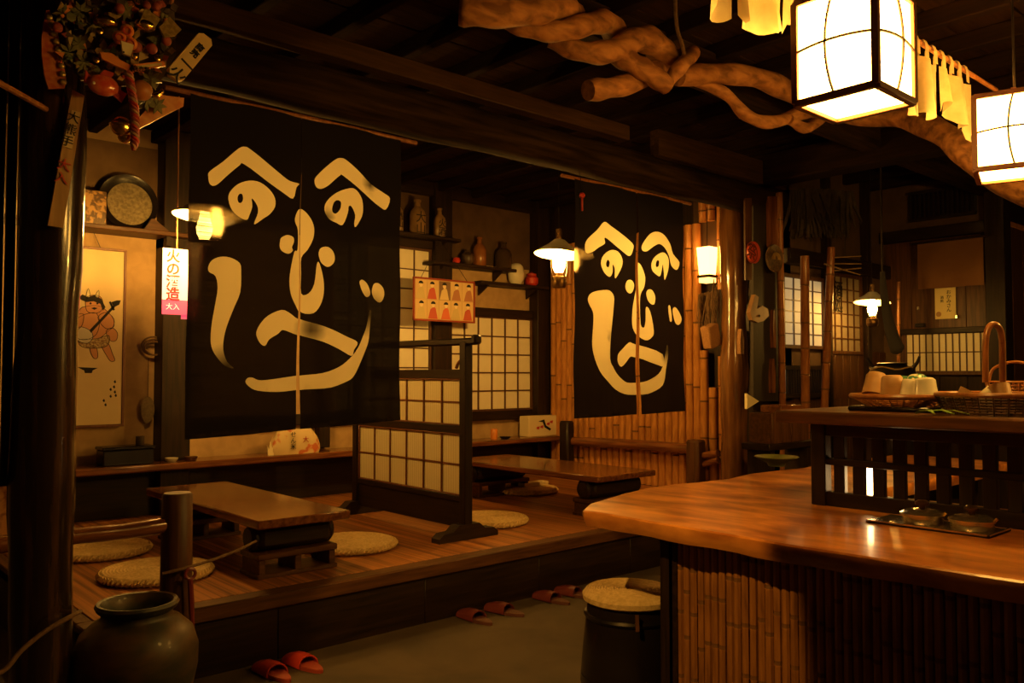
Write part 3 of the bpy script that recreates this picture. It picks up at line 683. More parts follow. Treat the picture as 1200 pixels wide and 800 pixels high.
for k, (a0, l0) in enumerate(((-1.2, .14), (-1.5, .20), (-1.75, .16), (-2.1, .11))):
    d = Vector((math.cos(a0), math.sin(a0), 0)); s_ = Vector((-d.y, d.x, 0))
    pp = [p0 + Vector((0, -.06, 0)) + d * l0 * t for t in (0, .3, .7, 1)]; wd = (.006, .018, .014, .002); zz = (0, .012, .018, .004)
    vs = []
    for c_, w_, z_ in zip(pp, wd, zz): vs += [c_ + s_ * w_ + Vector((0, 0, z_)), c_ - s_ * w_ + Vector((0, 0, z_)), c_ - s_ * w_ + Vector((0, 0, z_ + .002)), c_ + s_ * w_ + Vector((0, 0, z_ + .002))]
    lf.add(vs, [(4 * i + j, 4 * i + (j + 1) % 4, 4 * i + 4 + (j + 1) % 4, 4 * i + 4 + j) for i in range(3) for j in range(4)] + [(0, 1, 2, 3), (12, 13, 14, 15)])
tag(lf.build('leaf_sprig', M('leaf_green', (.20, .36, .05), (.30, .48, .08), ns=8, rough=.4)), 'green bamboo leaf sprig lying on the front edge of the raised shelf', 'leaf')
# ================================================================ KITCHEN SIDE
kt = thing('kitchen_worktop', 'pale wooden kitchen worktop seen through the counter lattice', 'worktop', (5.1, .6, 0))
G().box(4.75, 5.6, -1, 1.5, .78, .82, .005).build('worktop', red_wood('y'), kt); G().box(4.8, 5.55, -.95, 1.45, 0, .78).build('cabinet', brown('z'), kt)
for i, (x, y, r, h, m, lb) in enumerate(((4.95, 1.2, .05, .24, tan_c, 'tan sake flask on the kitchen worktop, leftmost behind the lattice'), (5.1, .9, .09, .12, steel, 'wide steel pan on the kitchen worktop'),
        (4.95, .62, .04, .2, white_c, 'white flask on the kitchen worktop behind the lattice'), (5.15, .35, .1, .14, steel, 'round steel pot on the kitchen worktop, right behind the lattice'), (4.9, .1, .045, .22, green, 'green bottle on the kitchen worktop at the right'))):
    if i in (1, 3): pr = [(.001, 0), (r, 0), (r, h), (r - .004, h), (r - .004, .01), (.001, .01)]
    else: pr = [(.001, 0), (r, 0), (r * 1.05, h * .4), (r * .8, h * .65), (r * .3, h * .8), (r * .3, h * .93), (r * .42, h), (r * .3, h)]
    tag(G().lathe(pr, 20, (x, y, .82)).build('cooking_pan' if i in (1, 3) else 'flask', m), lb, 'pan' if i in (1, 3) else 'bottle')
p = at(910, 547, x=4.9)
tag(G().lathe([(.001, 0), (.05, 0), (.06, .02), (.13, .055), (.14, .06), (.135, .064), (.06, .03), (.001, .026)], 28, (p.x, p.y, ZT + .0)).build('green_dish', M('olive_glaze', (.10, .11, .03), (.16, .16, .05), ns=8, rough=.3)), 'shallow olive green dish on the far end of the counter', 'dish')
# ================================================================ STOOL
st = thing('barrel_stool', 'dark barrel stool with a round straw seat beside the end of the bar counter', 'stool', (3.16, 2.68, 0))
g = G(); g.lathe([(.001, 0), (.235, 0), (.24, .02), (.225, .2), (.205, .38), (.20, .40), (.001, .40)], 32, (3.16, 2.68, 0)); g.build('barrel_body', lacq, st)
for z in (.06, .34): G().lathe([(.226 if z > .1 else .243, -.012), (.232 if z > .1 else .248, 0), (.226 if z > .1 else .243, .012)], 32, (3.16, 2.68, z), sx=.96, sy=.96).build('hoop', iron, st)
pr = [(.001, 0), (.20, 0), (.225, .012), (.228, .035), (.215, .052)]; r_ = .208
while r_ > .012: pr += [(r_, .056), (r_ - .004, .060), (r_ - .008, .056)]; r_ -= .0125
G().lathe(pr + [(.001, .056)], 40, (3.16, 2.68, .40)).build('straw_seat', straw, st)
q = at(740, 722, y=2.45); G().tube([(3.0, 2.5, .40), (2.985, 2.485, .33)], .010, 6).build('seat_tie', brown('z'), st)
# ================================================================ JAR, ROPE, HOOK
jc = (1.168, 3.60, 0)
jm = M('jar_glaze', (.022, .022, .013), (.13, .060, .018), (1, 1, 1.6), 3.2, .5, .15, coat=.08, lo=.45, hi=.62)
jr = thing('clay_jar', 'big round-shouldered glazed clay jar on the floor beside the trunk post', 'jar', jc)
G().lathe([(.001, 0), (.15, 0), (.17, .03), (.215, .16), (.246, .30), (.248, .38), (.225, .45), (.175, .495), (.15, .505), (.142, .515), (.142, .53), (.16, .545), (.168, .56), (.16, .572), (.145, .57), (.13, .55), (.125, .50), (.19, .44), (.22, .35), (.001, .05)], 48, jc, sx=.955, sy=.955).build('jar_body', jm, jr)
rp = [at(-30, 800, y=3.40), at(5, 785, y=3.42), at(25, 762, y=3.45), at(55, 738, y=3.47), at(85, 721, y=3.5), at(94, 716, y=3.62)]
tag(G().tube(sm(rp, 5), .009, 8).build('barrier_rope', rope_m), 'slack brown rope drooping across the foot of the left trunk post', 'rope')
rp = [at(190, 672, y=3.955), at(215, 666, y=3.95), at(245, 657, y=4.05), at(275, 646, y=4.2), at(300, 634, y=4.34)]
tag(G().tube(sm(rp, 5), .007, 8).build('thin_rope', rope_m), 'thin brown rope running from the round railing post to the left low table', 'rope')
q = at(223, 672, y=3.93)
hk = thing('red_handle_tool', 'red handled tool with a ring end hanging on the round railing post', 'tool', q)
G().tube([q + Vector((math.cos(2 * PI * k / 18) * .023, 0, math.sin(2 * PI * k / 18) * .023)) for k in range(18)], .008, 8, closed=True).build('ring', M('dark_red', (.20, .03, .03), rough=.35), hk)
G().tube([q + Vector((0, 0, -.024)), q + Vector((.006, 0, -.12)), q + Vector((.02, 0, -.36))], [.012, .014, .008], 8).build('handle', M('dark_red', (.2, .03, .03)), hk)
G().tube([q + Vector((0, -.0, .02)), q + Vector((0, .075, .03))], .004, 6).build('peg', iron, hk)
# ================================================================ SLIPPERS
def slipper(m, ms):
    r = put('slipper', None, None, (0, 0, 0)); o = []
    for k in range(22):
        a = 2 * PI * k / 22; w = .042 + .008 * math.sin(a); o.append((w * math.cos(a) * (1 if math.cos(a) > 0 else .92), .125 * math.sin(a)))
    G().prism(o, 0, .018).prism([(x * .96, y * .97) for x, y in o], .018, .022).build('sole', ms, r)
    g = G(); vs = []
    for j, (yy, hh) in enumerate(((-.03, .062), (.015, .066), (.06, .058), (.10, .040))):
        for k in range(9):
            a = PI * k / 8; vs.append((.049 * math.cos(a), yy + .01 * math.sin(a), .010 + hh * math.sin(a) ** .8))
        for k in range(9):
            a = PI * (8 - k) / 8; vs.append((.045 * math.cos(a), yy + .01 * math.sin(a), .008 + (hh - .005) * math.sin(a) ** .8))
    g.add(vs, [(18 * j + k, 18 * j + (k + 1) % 18, 18 * (j + 1) + (k + 1) % 18, 18 * (j + 1) + k) for j in range(3) for k in range(18)] + [tuple(range(18)), tuple(54 + k for k in range(18))])
    g.build('upper', m, r); return r
slr = slipper(M('red_vinyl', (.52, .045, .02), rough=.3), M('red_sole', (.34, .05, .025), rough=.6))
sld = slipper(M('maroon_vinyl', (.14, .025, .022), rough=.4), M('maroon_sole', (.12, .04, .025), rough=.6))
first = {}
for (pr, px, py, rz, lb) in ((slr, 321, 786, 2.55, 'bright red slipper on the floor below the platform, left of its pair'), (slr, 357, 776, 2.6, 'bright red slipper on the floor below the platform, right of its pair'),
        (sld, 553, 721, 2.5, 'maroon slipper below the platform, leftmost of the four dark ones'), (sld, 588, 713, 2.7, 'maroon slipper below the platform, second of the four dark ones'),
        (sld, 642, 699, 2.6, 'maroon slipper below the platform, third of the four dark ones'), (sld, 665, 692, 2.7, 'maroon slipper below the platform, nearest the barrel stool')):
    p = at(px, py, z=.02); p.z = 0; p.y = min(p.y, 3.99)
    if pr in first: o = dup(pr, p, rz - 2.5)
    else: o = pr; o.location = p; o.rotation_euler[2] = rz - 2.5; first[pr] = 1
    o.scale = (1.22, 1.2, .85); tag(o, lb, 'slipper', 'slippers lined up below the platform')
# ================================================================ LANTERNS OVER THE COUNTER
lan_p = M('lit_lantern_paper', (1, .85, .6), rough=.9, es=LANTERN, ec=TUNG)
lan_w = M('lantern_wood', (.20, .06, .02), (.30, .10, .03), ns=4, rough=.5)
def lantern(px, py, zb, label, s=.26, h=.325, rz=0, side=1):
    cx, cy = px + s / 2, py + side * s / 2
    r = thing('hanging_lantern', label, 'lantern', (px, py, zb), 'square paper lanterns over the counter')
    r.rotation_euler[2] = rz
    a = s / 2; t = .011
    g = G()
    for sx in (-1, 1):
        for sy in (-1, 1): g.box(cx + sx * a - t, cx + sx * a + t, cy + sy * a - t, cy + sy * a + t, zb, zb + h, .002)
    for z in (zb, zb + h):
        for sg in (-1, 1):
            g.box(cx - a, cx + a, cy + sg * a - t, cy + sg * a + t, z - t, z + t, .002); g.box(cx + sg * a - t, cx + sg * a + t, cy - a, cy + a, z - t, z + t, .002)
    g.build('frame', lan_w, r)
    e = a - .002
    for (x0, x1, y0, y1) in ((cx - e, cx + e, cy - e - .001, cy - e + .001), (cx - e, cx + e, cy + e - .001, cy + e + .001), (cx - e - .001, cx - e + .001, cy - e, cy + e), (cx + e - .001, cx + e + .001, cy - e, cy + e)):
        G().box(x0, x1, y0, y1, zb + .005, zb + h - .005).build('paper_side', lan_p, r)
    G().box(cx - e, cx + e, cy - e, cy + e, zb + .002, zb + .005).build('paper_bottom', lan_p, r)
    for k, (dx, dy) in enumerate(((-1, 0), (1, 0), (0, -1), (0, 1))):
        o = a + .004; g = G(); bz = zb + h * .5
        L = []
        for i in range(9):
            u = -1 + 2 * i / 8; bow = .022 * (1 - u * u)
            L.append(Vector((cx + dx * (o + bow * .6) + abs(dy) * u * a, cy + dy * (o + bow * .6) + abs(dx) * u * a, bz + bow * .4)))
        g.tube(L, .0045, 6); L = []
        for i in range(9):
            u = -1 + 2 * i / 8; bow = .022 * (1 - u * u)
            L.append(Vector((cx + dx * (o + bow * .6) + abs(dy) * bow, cy + dy * (o + bow * .6) + abs(dx) * bow, zb + h / 2 + u * h / 2)))
        g.tube(L, .0045, 6); g.build('paper_strut', M('strut_dark', (.05, .02, .01), rough=.6), r)
    G().cyl((cx, cy, zb + h), (cx, cy, 3.44), .005, n=6).build('cord', iron, r)
    G().box(cx - a * .9, cx + a * .9, cy - .01, cy + .01, zb + h + .008, zb + h + .022).build('top_bar', lan_w, r)
    return r
q0 = at(1027, 98, z=2.36); d = q0
lantern(q0.x, q0.y, 2.36, 'large glowing square paper lantern over the counter corner, nearest in view')
lb2 = at(1143, 199, z=2.36)
lantern(lb2.x, lb2.y, 2.36, 'glowing square paper lantern at the right edge, farther one above the shelf', s=.29, h=.31, rz=math.radians(16), side=-1)
fx = tag(G().lathe([(.001, .12), (.03, .12), (.045, .08), (.06, .0), (.055, .0), (.04, .07), (.001, .09)], 20, SPOT + Vector((0, 0, .02))).cyl(SPOT + Vector((0, 0, .13)), (SPOT.x, SPOT.y, 3.44), .01, n=8).build('spot_lamp', iron), 'small dark ceiling spot lamp above and left of the view', 'lamp')
fx = tag(G().lathe([(.02, .12), (.15, .0), (.152, .004), (.025, .13)], 24, KLAMP + Vector((0, 0, .06))).cyl(KLAMP + Vector((0, 0, .18)), (KLAMP.x, KLAMP.y, 3.44), .006, n=8).build('kitchen_pendant', iron), 'dark pendant lamp over the kitchen worktop right of the view', 'lamp')
# ceiling lamp holder top right
p = at(1172, 68, y=2.0); cl = thing('ceiling_spot', 'small dark round lamp holder on the ceiling at the upper right', 'lamp', (p.x, p.y, 3.2))
G().lathe([(.001, 0), (.08, 0), (.10, .03), (.10, .07), (.04, .09), (.04, .24), (.001, .24)], 24, (p.x, p.y, p.z)).build('holder', iron, cl)
# ================================================================ VALANCE
va = thing('short_valance', 'short cream cloth valance with tab loops on a rod behind the lanterns', 'curtain', (3.4, 1.52, 2.6))
YV = 1.52; xa, xb = 2.0, 4.35; zt = 2.955
G().cyl((xa - .05, YV, zt), (xb + .35, YV, zt), .011, n=8).build('rod', bamboo_red, va)
nv = 150; vs = []; fs = []
for i in range(nv + 1):
    u = i / nv; x = xa + (xb - xa) * u
    for j in range(6):
        t = j / 5; f = .014 + .022 * t
        zz = zt - .055 - t * (.215 + .035 * math.sin(x * 9) + .02 * math.sin(x * 23) + (.04 if int((x - xa) / .33) % 2 else 0))
        vs.append((x + .01 * t * math.sin(x * 31), YV + f * math.sin(x * 34) + .01 * math.sin(x * 71) * t, zz))
for i in range(nv):
    if i % 21 == 20: continue
    for j in range(5): fs.append((i * 6 + j, i * 6 + j + 1, i * 6 + 7 + j, i * 6 + 6 + j))
val_m = M('valance_cloth', (.55, .42, .20), (.70, .56, .30), ns=10, rough=.9, transl=.5)
G().add(vs, fs).build('cloth', val_m, va, recalc=False)
lm = G()
lm.tube([(0, 0, -.07), (0, -.02, -.01), (0, -.012, .014), (0, .012, .014), (0, .02, -.01), (0, 0, -.07)], .001, 4)
lm = G()
pp = [(-.022, -.07), (-.020, -.01), (-.012, .014), (.012, .014), (.020, -.01), (.022, -.07)]
lm.add([(sx * .018, a, b) for a, b in pp for sx in (-1, 1)], [(2 * i, 2 * i + 1, 2 * i + 3, 2 * i + 2) for i in range(5)]); lm = lm.mesh('tab_loop', val_m, recalc=False)
x = xa + .03
while x < xb: put('tab_loop', lm, va, (x, YV, zt)); x += .093
# ================================================================ OIL LAMPS
glow = M('lamp_chimney_glow', (1, .8, .5), es=OILLAMP, ec=TUNG)
enamel = M('white_enamel', (.85, .80, .68), rough=.3, transl=.02)
def oil_lamp(c, s, label, top=3.5, glow=glow):
    r = thing('oil_lamp', label, 'lamp', c, 'hanging oil lamps'); c = Vector(c)
    G().lathe([(.045 * s, .07 * s), (.09 * s, .03 * s), (.21 * s, -.05 * s), (.213 * s, -.045 * s), (.095 * s, .04 * s), (.05 * s, .08 * s)], 32, c, Matrix.Rotation(.12, 4, 'Y')).build('shade', enamel, r)
    b = c + Vector((0, 0, -.135 * s))
    G().lathe([(.03 * s, -.07 * s), (.052 * s, -.02 * s), (.055 * s, .02 * s), (.038 * s, .08 * s), (.028 * s, .14 * s), (.001, .141 * s)], 20, b).build('glass_bulb', glow, r)
    G().lathe([(.024 * s, .14 * s), (.026 * s, .17 * s), (.024 * s, .31 * s)], 16, b).build('chimney_top', M('smoky_glass', (.7, .4, .15), rough=.1, transp=.6), r)
    G().lathe([(.001, -.2 * s), (.055 * s, -.2 * s), (.07 * s, -.17 * s), (.07 * s, -.12 * s), (.06 * s, -.10 * s), (.035 * s, -.095 * s), (.035 * s, -.07 * s), (.001, -.07 * s)], 20, b).build('oil_font', M('dark_brass', (.2, .11, .04), rough=.3, metal=.8), r)
    g = G()
    for sg in (-1, 1): g.tube(sm([b + Vector((sg * .07 * s, 0, -.14 * s)), b + Vector((sg * .10 * s, 0, 0)), b + Vector((sg * .06 * s, 0, .16 * s)), b + Vector((0, 0, .34 * s))], 5), .003, 5)
    g.tube([b + Vector((0, 0, .34 * s)), Vector((c.x, c.y, top))], .003, 5); g.build('wire_frame', iron, r)
    return r
oil_lamp(at(240, 247, y=5.75), 1.0, 'hanging oil lamp glowing behind the left side of the nearer face curtain')
oil_lamp(at(655, 292, y=4.98), .98, 'hanging oil lamp with white shade left of the farther face curtain')
oil_lamp(at(1022, 350, y=3.62), .78, 'hanging oil lamp far right in front of the dim lattice doors', glow=M('weak_chimney_glow', (1, .8, .5), es=170, ec=TUNG))
# box lamp in the bamboo wall opening
p = at(829, 322, x=6.76); bl = thing('paper_wall_lamp', 'small tapered glowing paper lamp in the gap of the bamboo wall beside the glossy post', 'lamp', p)
h = at(829, 290, x=6.76).z - p.z; w = .072
g = G(); g.add([(p.x + sx * w * k, p.y + sy * w * k, z) for (z, k) in ((p.z, .78), (p.z + h, 1)) for sx, sy in ((-1, -1), (1, -1), (1, 1), (-1, 1))], [(0, 1, 2, 3), (4, 5, 6, 7), (0, 1, 5, 4), (1, 2, 6, 5), (2, 3, 7, 6), (3, 0, 4, 7)])
g.build('paper_shade', M('warm_paper_lamp', (1, .8, .5), es=10, ec=(1, .42, .08)), bl)
g = G(); g.box(p.x - w, p.x + w, p.y - w, p.y + w, p.z - .03, p.z - .003, .004).build('base', dark('x'), bl)
G().box(p.x - w * .8, p.x + w * .8, p.y - w * .8, p.y + w * .8, p.z - .075, p.z - .03).build('lower_glow', M('warm_paper_lamp'  + '_low', (1, .8, .5), es=4, ec=(1, .45, .1)), bl)
G().cyl((p.x, p.y, p.z + h), (p.x, p.y, 3.1), .004, n=6).build('cord', iron, bl)
# ================================================================ TWISTED VINE
tv = thing('twisted_vine', 'thick twisted vine trunk hung from the ceiling across the upper middle', 'branch', at(800, 90, y=2.6))
def vn(L, r0, r1, y=2.6, nm='vine_stem', n=14, wob=.08):
    P_ = sm([at(a, b, y=y + c) for a, b, c in L], 7); k = len(P_)
    rr = [(r0 + (r1 - r0) * i / (k - 1)) * (1 + wob * math.sin(i * .9 + r0 * 99)) for i in range(k)]
    return G().tube(P_, rr, n).build(nm, vine, tv)
vn([(538, 12, 0), (565, 14, -.05), (620, 14, -.06), (655, 8, -.03), (672, 18, .05)], .06, .06)
vn([(545, -6, .02), (580, -2, -.03), (630, -8, -.03), (660, -12, .02)], .05, .05)
vn([(590, 22, .05), (620, 33, .0), (655, 36, -.05), (690, 28, -.04), (710, 26, .0), (724, 42, .07)], .04, .06)
vn([(645, 46, .05), (680, 60, -.02), (715, 60, -.06), (745, 46, -.05), (765, 50, -.01), (782, 74, .06)], .04, .075)
vn([(689, 106, -.02), (715, 103, -.03), (750, 94, -.01), (775, 75, .05), (800, 66, .06)], .05, .045)
vn([(722, 62, -.03), (745, 76, -.08), (764, 88, -.11), (782, 101, -.12)], .055, .045)
vn([(782, 96, -.05), (800, 75, -.1), (812, 62, .02)], .035, .04)
vn([(795, 90, .02), (840, 86, .0), (890, 92, .0), (935, 112, .03), (990, 132, -.15), (1060, 138, -.4), (1110, 160, -.7), (1150, 195, -.85), (1215, 235, -.9)], .052, .08)
vn([(815, 95, .04), (850, 110, .04), (875, 135, .04), (905, 143, .04), (950, 130, .05), (1000, 128, .08)], .028, .045)
vn([(925, 140, .02), (945, 150, .02), (965, 136, .04)], .03, .035)
G().tube(sm([at(791, -10, y=2.55), at(793, 30, y=2.55), at(800, 55, y=2.52), at(802, 72, y=2.5), at(793, 88, y=2.5), at(784, 95, y=2.58)], 5), .010, 7).build('hanging_rope', rope_m, tv)
# thin bamboo pole upper left
a = at(-10, 92, y=3.3); b = at(54, 128, y=3.5); tag(G().cyl(a, b, .012, .011, 8).build('bamboo_pole', bamboo_old), 'thin bamboo stick slanting at the upper left edge', 'pole')
# ================================================================ BAY: SCROLL, SHELF, THINGS
YW = 7.13
sp = at(148, 293, y=YW); sb = at(148, 499, y=YW); x1 = sp.x; x0 = x1 - .56
hs = thing('hanging_scroll', 'pale paper hanging scroll with a red ogre playing a lute on the bay wall', 'scroll', (x0, YW, sp.z))
G().box(x0 + .02, x1 - .02, YW - .012, YW, sb.z + .015, sp.z - .015).build('scroll_paper', M('scroll_paper', (.80, .62, .33), (.86, .69, .38), ns=3, rough=.9), hs)
for a in ((x0, x0 + .02), (x1 - .02, x1)): G().box(a[0], a[1], YW - .02, YW, sb.z, sp.z, .003).build('frame_strip', muntin_red, hs)
for a in ((sb.z, sb.z + .02), (sp.z - .02, sp.z)): G().box(x0, x1, YW - .022, YW, a[0], a[1], .003).build('frame_strip', muntin_red, hs)
xm = at(103, 280, y=YW)
G().tube([Vector((xm.x - .09, YW - .01, sp.z)), Vector((xm.x, YW - .01, sp.z + .2)), Vector((xm.x + .09, YW - .01, sp.z))], .003, 5).build('hanging_string', iron, hs)
def paint(L, m, d, nm, par=hs, yy=YW):
    pts = [at(a, b, y=yy) for a, b in L]
    if m is ogre or nm in ('waist_cloth', 'lute_body', 'horn'):
        g = G(); g.tube(sm([Vector((p.x, yy - .0125 - d * .0006, p.z)) for p in pts], 3, True), .0022, 4, closed=True); g.build('ink_outline', black, par)
        q = sm(pts, 3, True); pts = q
    G().prism([(p.x, p.z) for p in pts], yy - .0125 - d * .0006, yy - .0122 , 'xz').build(nm, m, par)
ogre = M('ogre_red', (.66, .32, .15), rough=.9); 
import random as rnd
paint([(86,388),(90,374),(100,368),(112,367),(116,378),(112,392),(100,398),(90,396)], ogre, 3, 'belly')
paint([(114,372),(124,366),(133,374),(131,384),(122,384)], ogre, 3, 'arm')
paint([(86,380),(88,370),(97,368),(96,380),(90,386)], ogre, 4, 'arm')
paint([(104,355),(106,354),(107,356),(105,357)], black, 4, 'eye'); paint([(112,355),(114,354),(115,356),(113,357)], black, 4, 'eye')
paint([(106,361),(110,360),(114,361),(110,363)], black, 4, 'mouth')
paint([(76,372),(90,366),(96,360),(112,358),(122,362),(131,372),(133,382),(126,388),(118,395),(104,402),(90,400),(78,396)], ogre, 1, 'ogre_body')
paint([(100,350),(107,346),(116,347),(120,354),(118,364),(110,367),(101,364)], ogre, 2, 'ogre_head')
paint([(91,349),(96,345),(103,348),(110,346),(118,350),(123,360),(120,364),(117,356),(109,353),(101,354),(96,352)], black, 3, 'ogre_hair')
paint([(100,348),(103,338),(105,348)], paper_note, 3, 'horn'); paint([(111,347),(115,340),(115,349)], paper_note, 3, 'horn')
paint([(88,386),(95,383),(106,388),(108,396),(102,402),(92,400),(87,394)], white_c, 4, 'lute_body')
paint([(104,387),(132,358),(134,360),(106,390)], black, 5, 'lute_neck'); paint([(130,354),(136,352),(141,352),(139,357),(133,360)], black, 5, 'lute_head')
paint([(127,354),(129,353),(134,363),(132,364)], black, 5, 'tuning_peg')
paint([(92,398),(112,397),(127,393),(125,405),(110,408),(95,406)], M('tiger_cloth', (.70, .55, .28), (.25, .12, .05), ns=60, rough=.9), 3, 'waist_cloth')
paint([(105,406),(112,406),(114,418),(110,420),(106,414)], ogre, 2, 'leg'); paint([(118,404),(126,402),(131,414),(134,422),(129,423),(124,416)], ogre, 2, 'leg')
paint([(124,388),(131,384),(137,390),(136,398),(131,400),(126,396)], ogre, 2, 'hand')
paint([(90,430),(114,431),(108,434),(107,437),(99,437),(98,434)], black, 2, 'sake_bowl')
for (a, b) in ((134, 447), (133, 453), (134, 459), (129, 456), (129, 464), (121, 469), (123, 474), (135, 463)):
    paint([(a - 1.5, b), (a + .5, b - 2), (a + 1.5, b + 1), (a, b + 2)], black, 2, 'brush_mark')
# shelf with round plate
a = at(80, 267, y=7.0); zs = at(150, 268, y=6.95).z
ws = thing('wall_shelf', 'narrow wooden wall shelf above the scroll holding a big round plate', 'shelf', (2.1, 7.0, zs))
x2 = 2.60
G().box(.9, x2, 6.86, 7.15, zs - .035, zs, .006).build('shelf_board', brown('x'), ws)
G().box(2.42, 2.46, 6.9, 7.15, zs - .11, zs - .035).build('bracket', dark('y'), ws)
c = at(152, 237, y=7.03); R_ = c.z - zs
R_ = max(R_, .17)
pl = thing('display_plate', 'big round dark rimmed woven plate leaning on the wall shelf', 'plate', (c.x, 7.03, zs))
mx = Matrix.Rotation(PI / 2 - .12, 4, 'X')
G().lathe([(.001, 0), (R_ * .8, .005), (R_ * 1.02, .03), (R_ * 1.0, .04), (R_ * .8, .018), (.001, .014)], 40, (c.x, 7.08, zs + R_), mx).build('plate_rim', lacq, pl)
G().lathe([(.001, .015), (R_ * .76, .019), (R_ * .76, .024), (.001, .020)], 40, (c.x + .01, 7.078, zs + R_ - .01), mx).build('plate_face', M('plate_face', (.16, .12, .06), (.30, .24, .13), ns=40, rough=.5, bump=.8), pl)
a = at(92, 266, y=7.0); b = at(123, 226, y=7.0)
bx = tag(G().box(a.x, b.x, 6.95, 7.08, zs, b.z, .006).build('gift_box', M('box_print', (.45, .25, .08), (.10, .05, .02), ns=22, rough=.35, lo=.45, hi=.55)), 'square printed box on the wall shelf left of the round plate', 'box')
c = at(178, 262, y=6.95); tag(G().prism([(c.x - .07, zs), (c.x + .13, zs), (c.x + .13, zs + .01), (c.x + .01, zs + .10), (c.x - .01, zs + .10)], 6.92, 6.95, 'xz').build('folded_fan', brown('x')), 'small folded wooden stand at the right end of the wall shelf', 'stand')
# pink and white sign
a = at(191, 290, y=6.12); b = at(217, 352, y=6.12); c2 = at(217, 369, y=6.12)
ps = thing('pink_sign', 'narrow white and pink hanging paper sign with red characters left of the near curtain', 'sign', (a.x, 6.12, b.z))
G().box(a.x, b.x + .02, 6.12, 6.128, b.z, a.z).build('sign_sheet', M('white_sheet_added_glow', (.9, .8, .75), es=.55, ec=(1, .84, .80)), ps)  # weak emission added to the paper sheets for brightness; no lamp inside
G().box(a.x, b.x + .02, 6.12, 6.128, c2.z, b.z).build('pink_band', M('pink_sheet_added_glow', (.8, .1, .2), es=.55, ec=(1, .10, .24)), ps)
w = b.x - a.x
G().box(a.x + w * .85, b.x + .03, 6.129, 6.132, c2.z - .03, a.z - .005).build('back_sheet', M('pink_sheet_added_glow', (.8, .1, .2)), ps)
for i, chh in enumerate('火の酒造'):
    text(chh, .10, 'character', M('sign_red', (.55, .03, .01), rough=.8), ps, (a.x + w * .45, 6.117, a.z - .06 - i * .092), wgt=.002)
text('大入', .05, 'character', M('white_sheet_added_glow', (.9, .8, .75)), ps, (a.x + w * .45, 6.117, (b.z + c2.z) / 2))
G().tube([Vector((a.x + w * .6, 6.12, a.z)), Vector((a.x + w * .6, 6.12, 3.55))], .005, 6).build('string', M('string_red', (.45, .2, .08)), ps)
# hanging fan, strap on the bay wall
c = at(173, 480, y=7.1)
fn = thing('hand_fan', 'small oval woven fan hanging on the bay wall right of the scroll', 'fan', c)
G().ball(c, (.055, .006, .11), 20).build('fan_blade', M('fan_weave', (.18, .13, .07), (.26, .19, .10), ns=50, rough=.8), fn); G().cyl(c + Vector((0, 0, .1)), c + Vector((0, 0, .42)), .004, n=6).build('cord', rope_m, fn)
c = at(181, 408, y=7.08); g = G()
for k in range(3): g.tube([c + Vector((math.cos(2 * PI * i / 24) * (.07 + .012 * k), .01 * k, math.sin(2 * PI * i / 24) * (.055 + .01 * k) + .01 * k)) for i in range(24)], .008, 6, closed=True)
tag(g.build('rope_coil', rope_m), 'small coil of dark straw rope hanging on the bay wall above the fan', 'rope')
# ledge objects
zl = .785
a = at(118, 542, y=6.92); b = at(178, 524, y=6.92)
o = thing('black_box', 'low black lacquer box on the ledge below the scroll', 'box', ((a.x + b.x) / 2, 6.95, zl))
G().box(a.x, b.x, 6.86, 7.04, zl, zl + .12, .008).build('box_body', lacq, o); G().box(a.x - .008, b.x + .008, 6.85, 7.05, zl + .12, zl + .145, .006).build('box_lid', lacq, o)
p = at(164, 518, y=6.95); tag(G().lathe([(.001, 0), (.028, 0), (.032, .01), (.032, .07), (.028, .07), (.028, .01), (.001, .01)], 20, (p.x, 6.95, zl + .145)).build('small_cup', M('dark_stone', (.10, .07, .045), rough=.5)), 'little dark cup standing on the black lacquer box', 'cup')
for (px, lb, m) in ((201, 'small pale ashtray on the ledge beside the dark corner post', white_c), (224, 'small brass bowl on the ledge right of the ashtray', M('dark_brass', (.2, .11, .04)))):
    p = at(px, 536, y=6.9); tag(G().lathe([(.001, 0), (.035, 0), (.05, .02), (.052, .032), (.045, .032), (.04, .015), (.001, .01)], 20, (p.x, 6.9, zl)).build('small_bowl', m), lb, 'bowl')
# wrapped sack with red print under the curtain
a = at(318, 526, y=6.9); b = at(372, 503, y=6.9); cx_ = (a.x + b.x) / 2; wx_ = (b.x - a.x) / 2
o = thing('gift_bag', 'plump cream paper bag with red and black lettering on the ledge below the near curtain', 'bag', (cx_, 6.9, zl))
g = G(); vs = []
for j in range(7):
    t = j / 6; k = (1.0, 1.06, 1.05, 1.0, .93, .82, .66)[j]
    for i in range(20):
        an = 2 * PI * i / 20; e = lambda v: math.copysign(abs(v) ** .55, v)
        vs.append((cx_ + wx_ * k * e(math.cos(an)), 6.9 + .07 * k * e(math.sin(an)), zl + t * .215))
g.add(vs, [(j * 20 + i, j * 20 + (i + 1) % 20, j * 20 + 20 + (i + 1) % 20, j * 20 + 20 + i) for j in range(6) for i in range(20)] + [tuple(range(20)), tuple(120 + i for i in range(20))])
g.build('bag_body', M('bag_print', (.74, .55, .28), (.62, .16, .05), (1, 1, 1), 9, .5, lo=.55, hi=.62), o)
for i, chh in enumerate('せん米'): text(chh, .055, 'character', black, o, (cx_ - wx_ * .25, 6.818, zl + .17 - i * .052))
text('大', .06, 'character', red, o, (cx_ + wx_ * .3, 6.82, zl + .12))
p = at(316, 512, y=6.88); g = G(); g.prism([(p.x - .02, zl), (p.x + .03, zl), (p.x + .045, zl + .09), (p.x + .015, zl + .06), (p.x, zl + .12), (p.x - .012, zl + .055), (p.x - .03, zl + .09)], 6.86, 6.872, 'xz')
tag(g.build('paper_crane', paper_note), 'tiny folded white paper ornament left of the lettered paper bag', 'ornament')
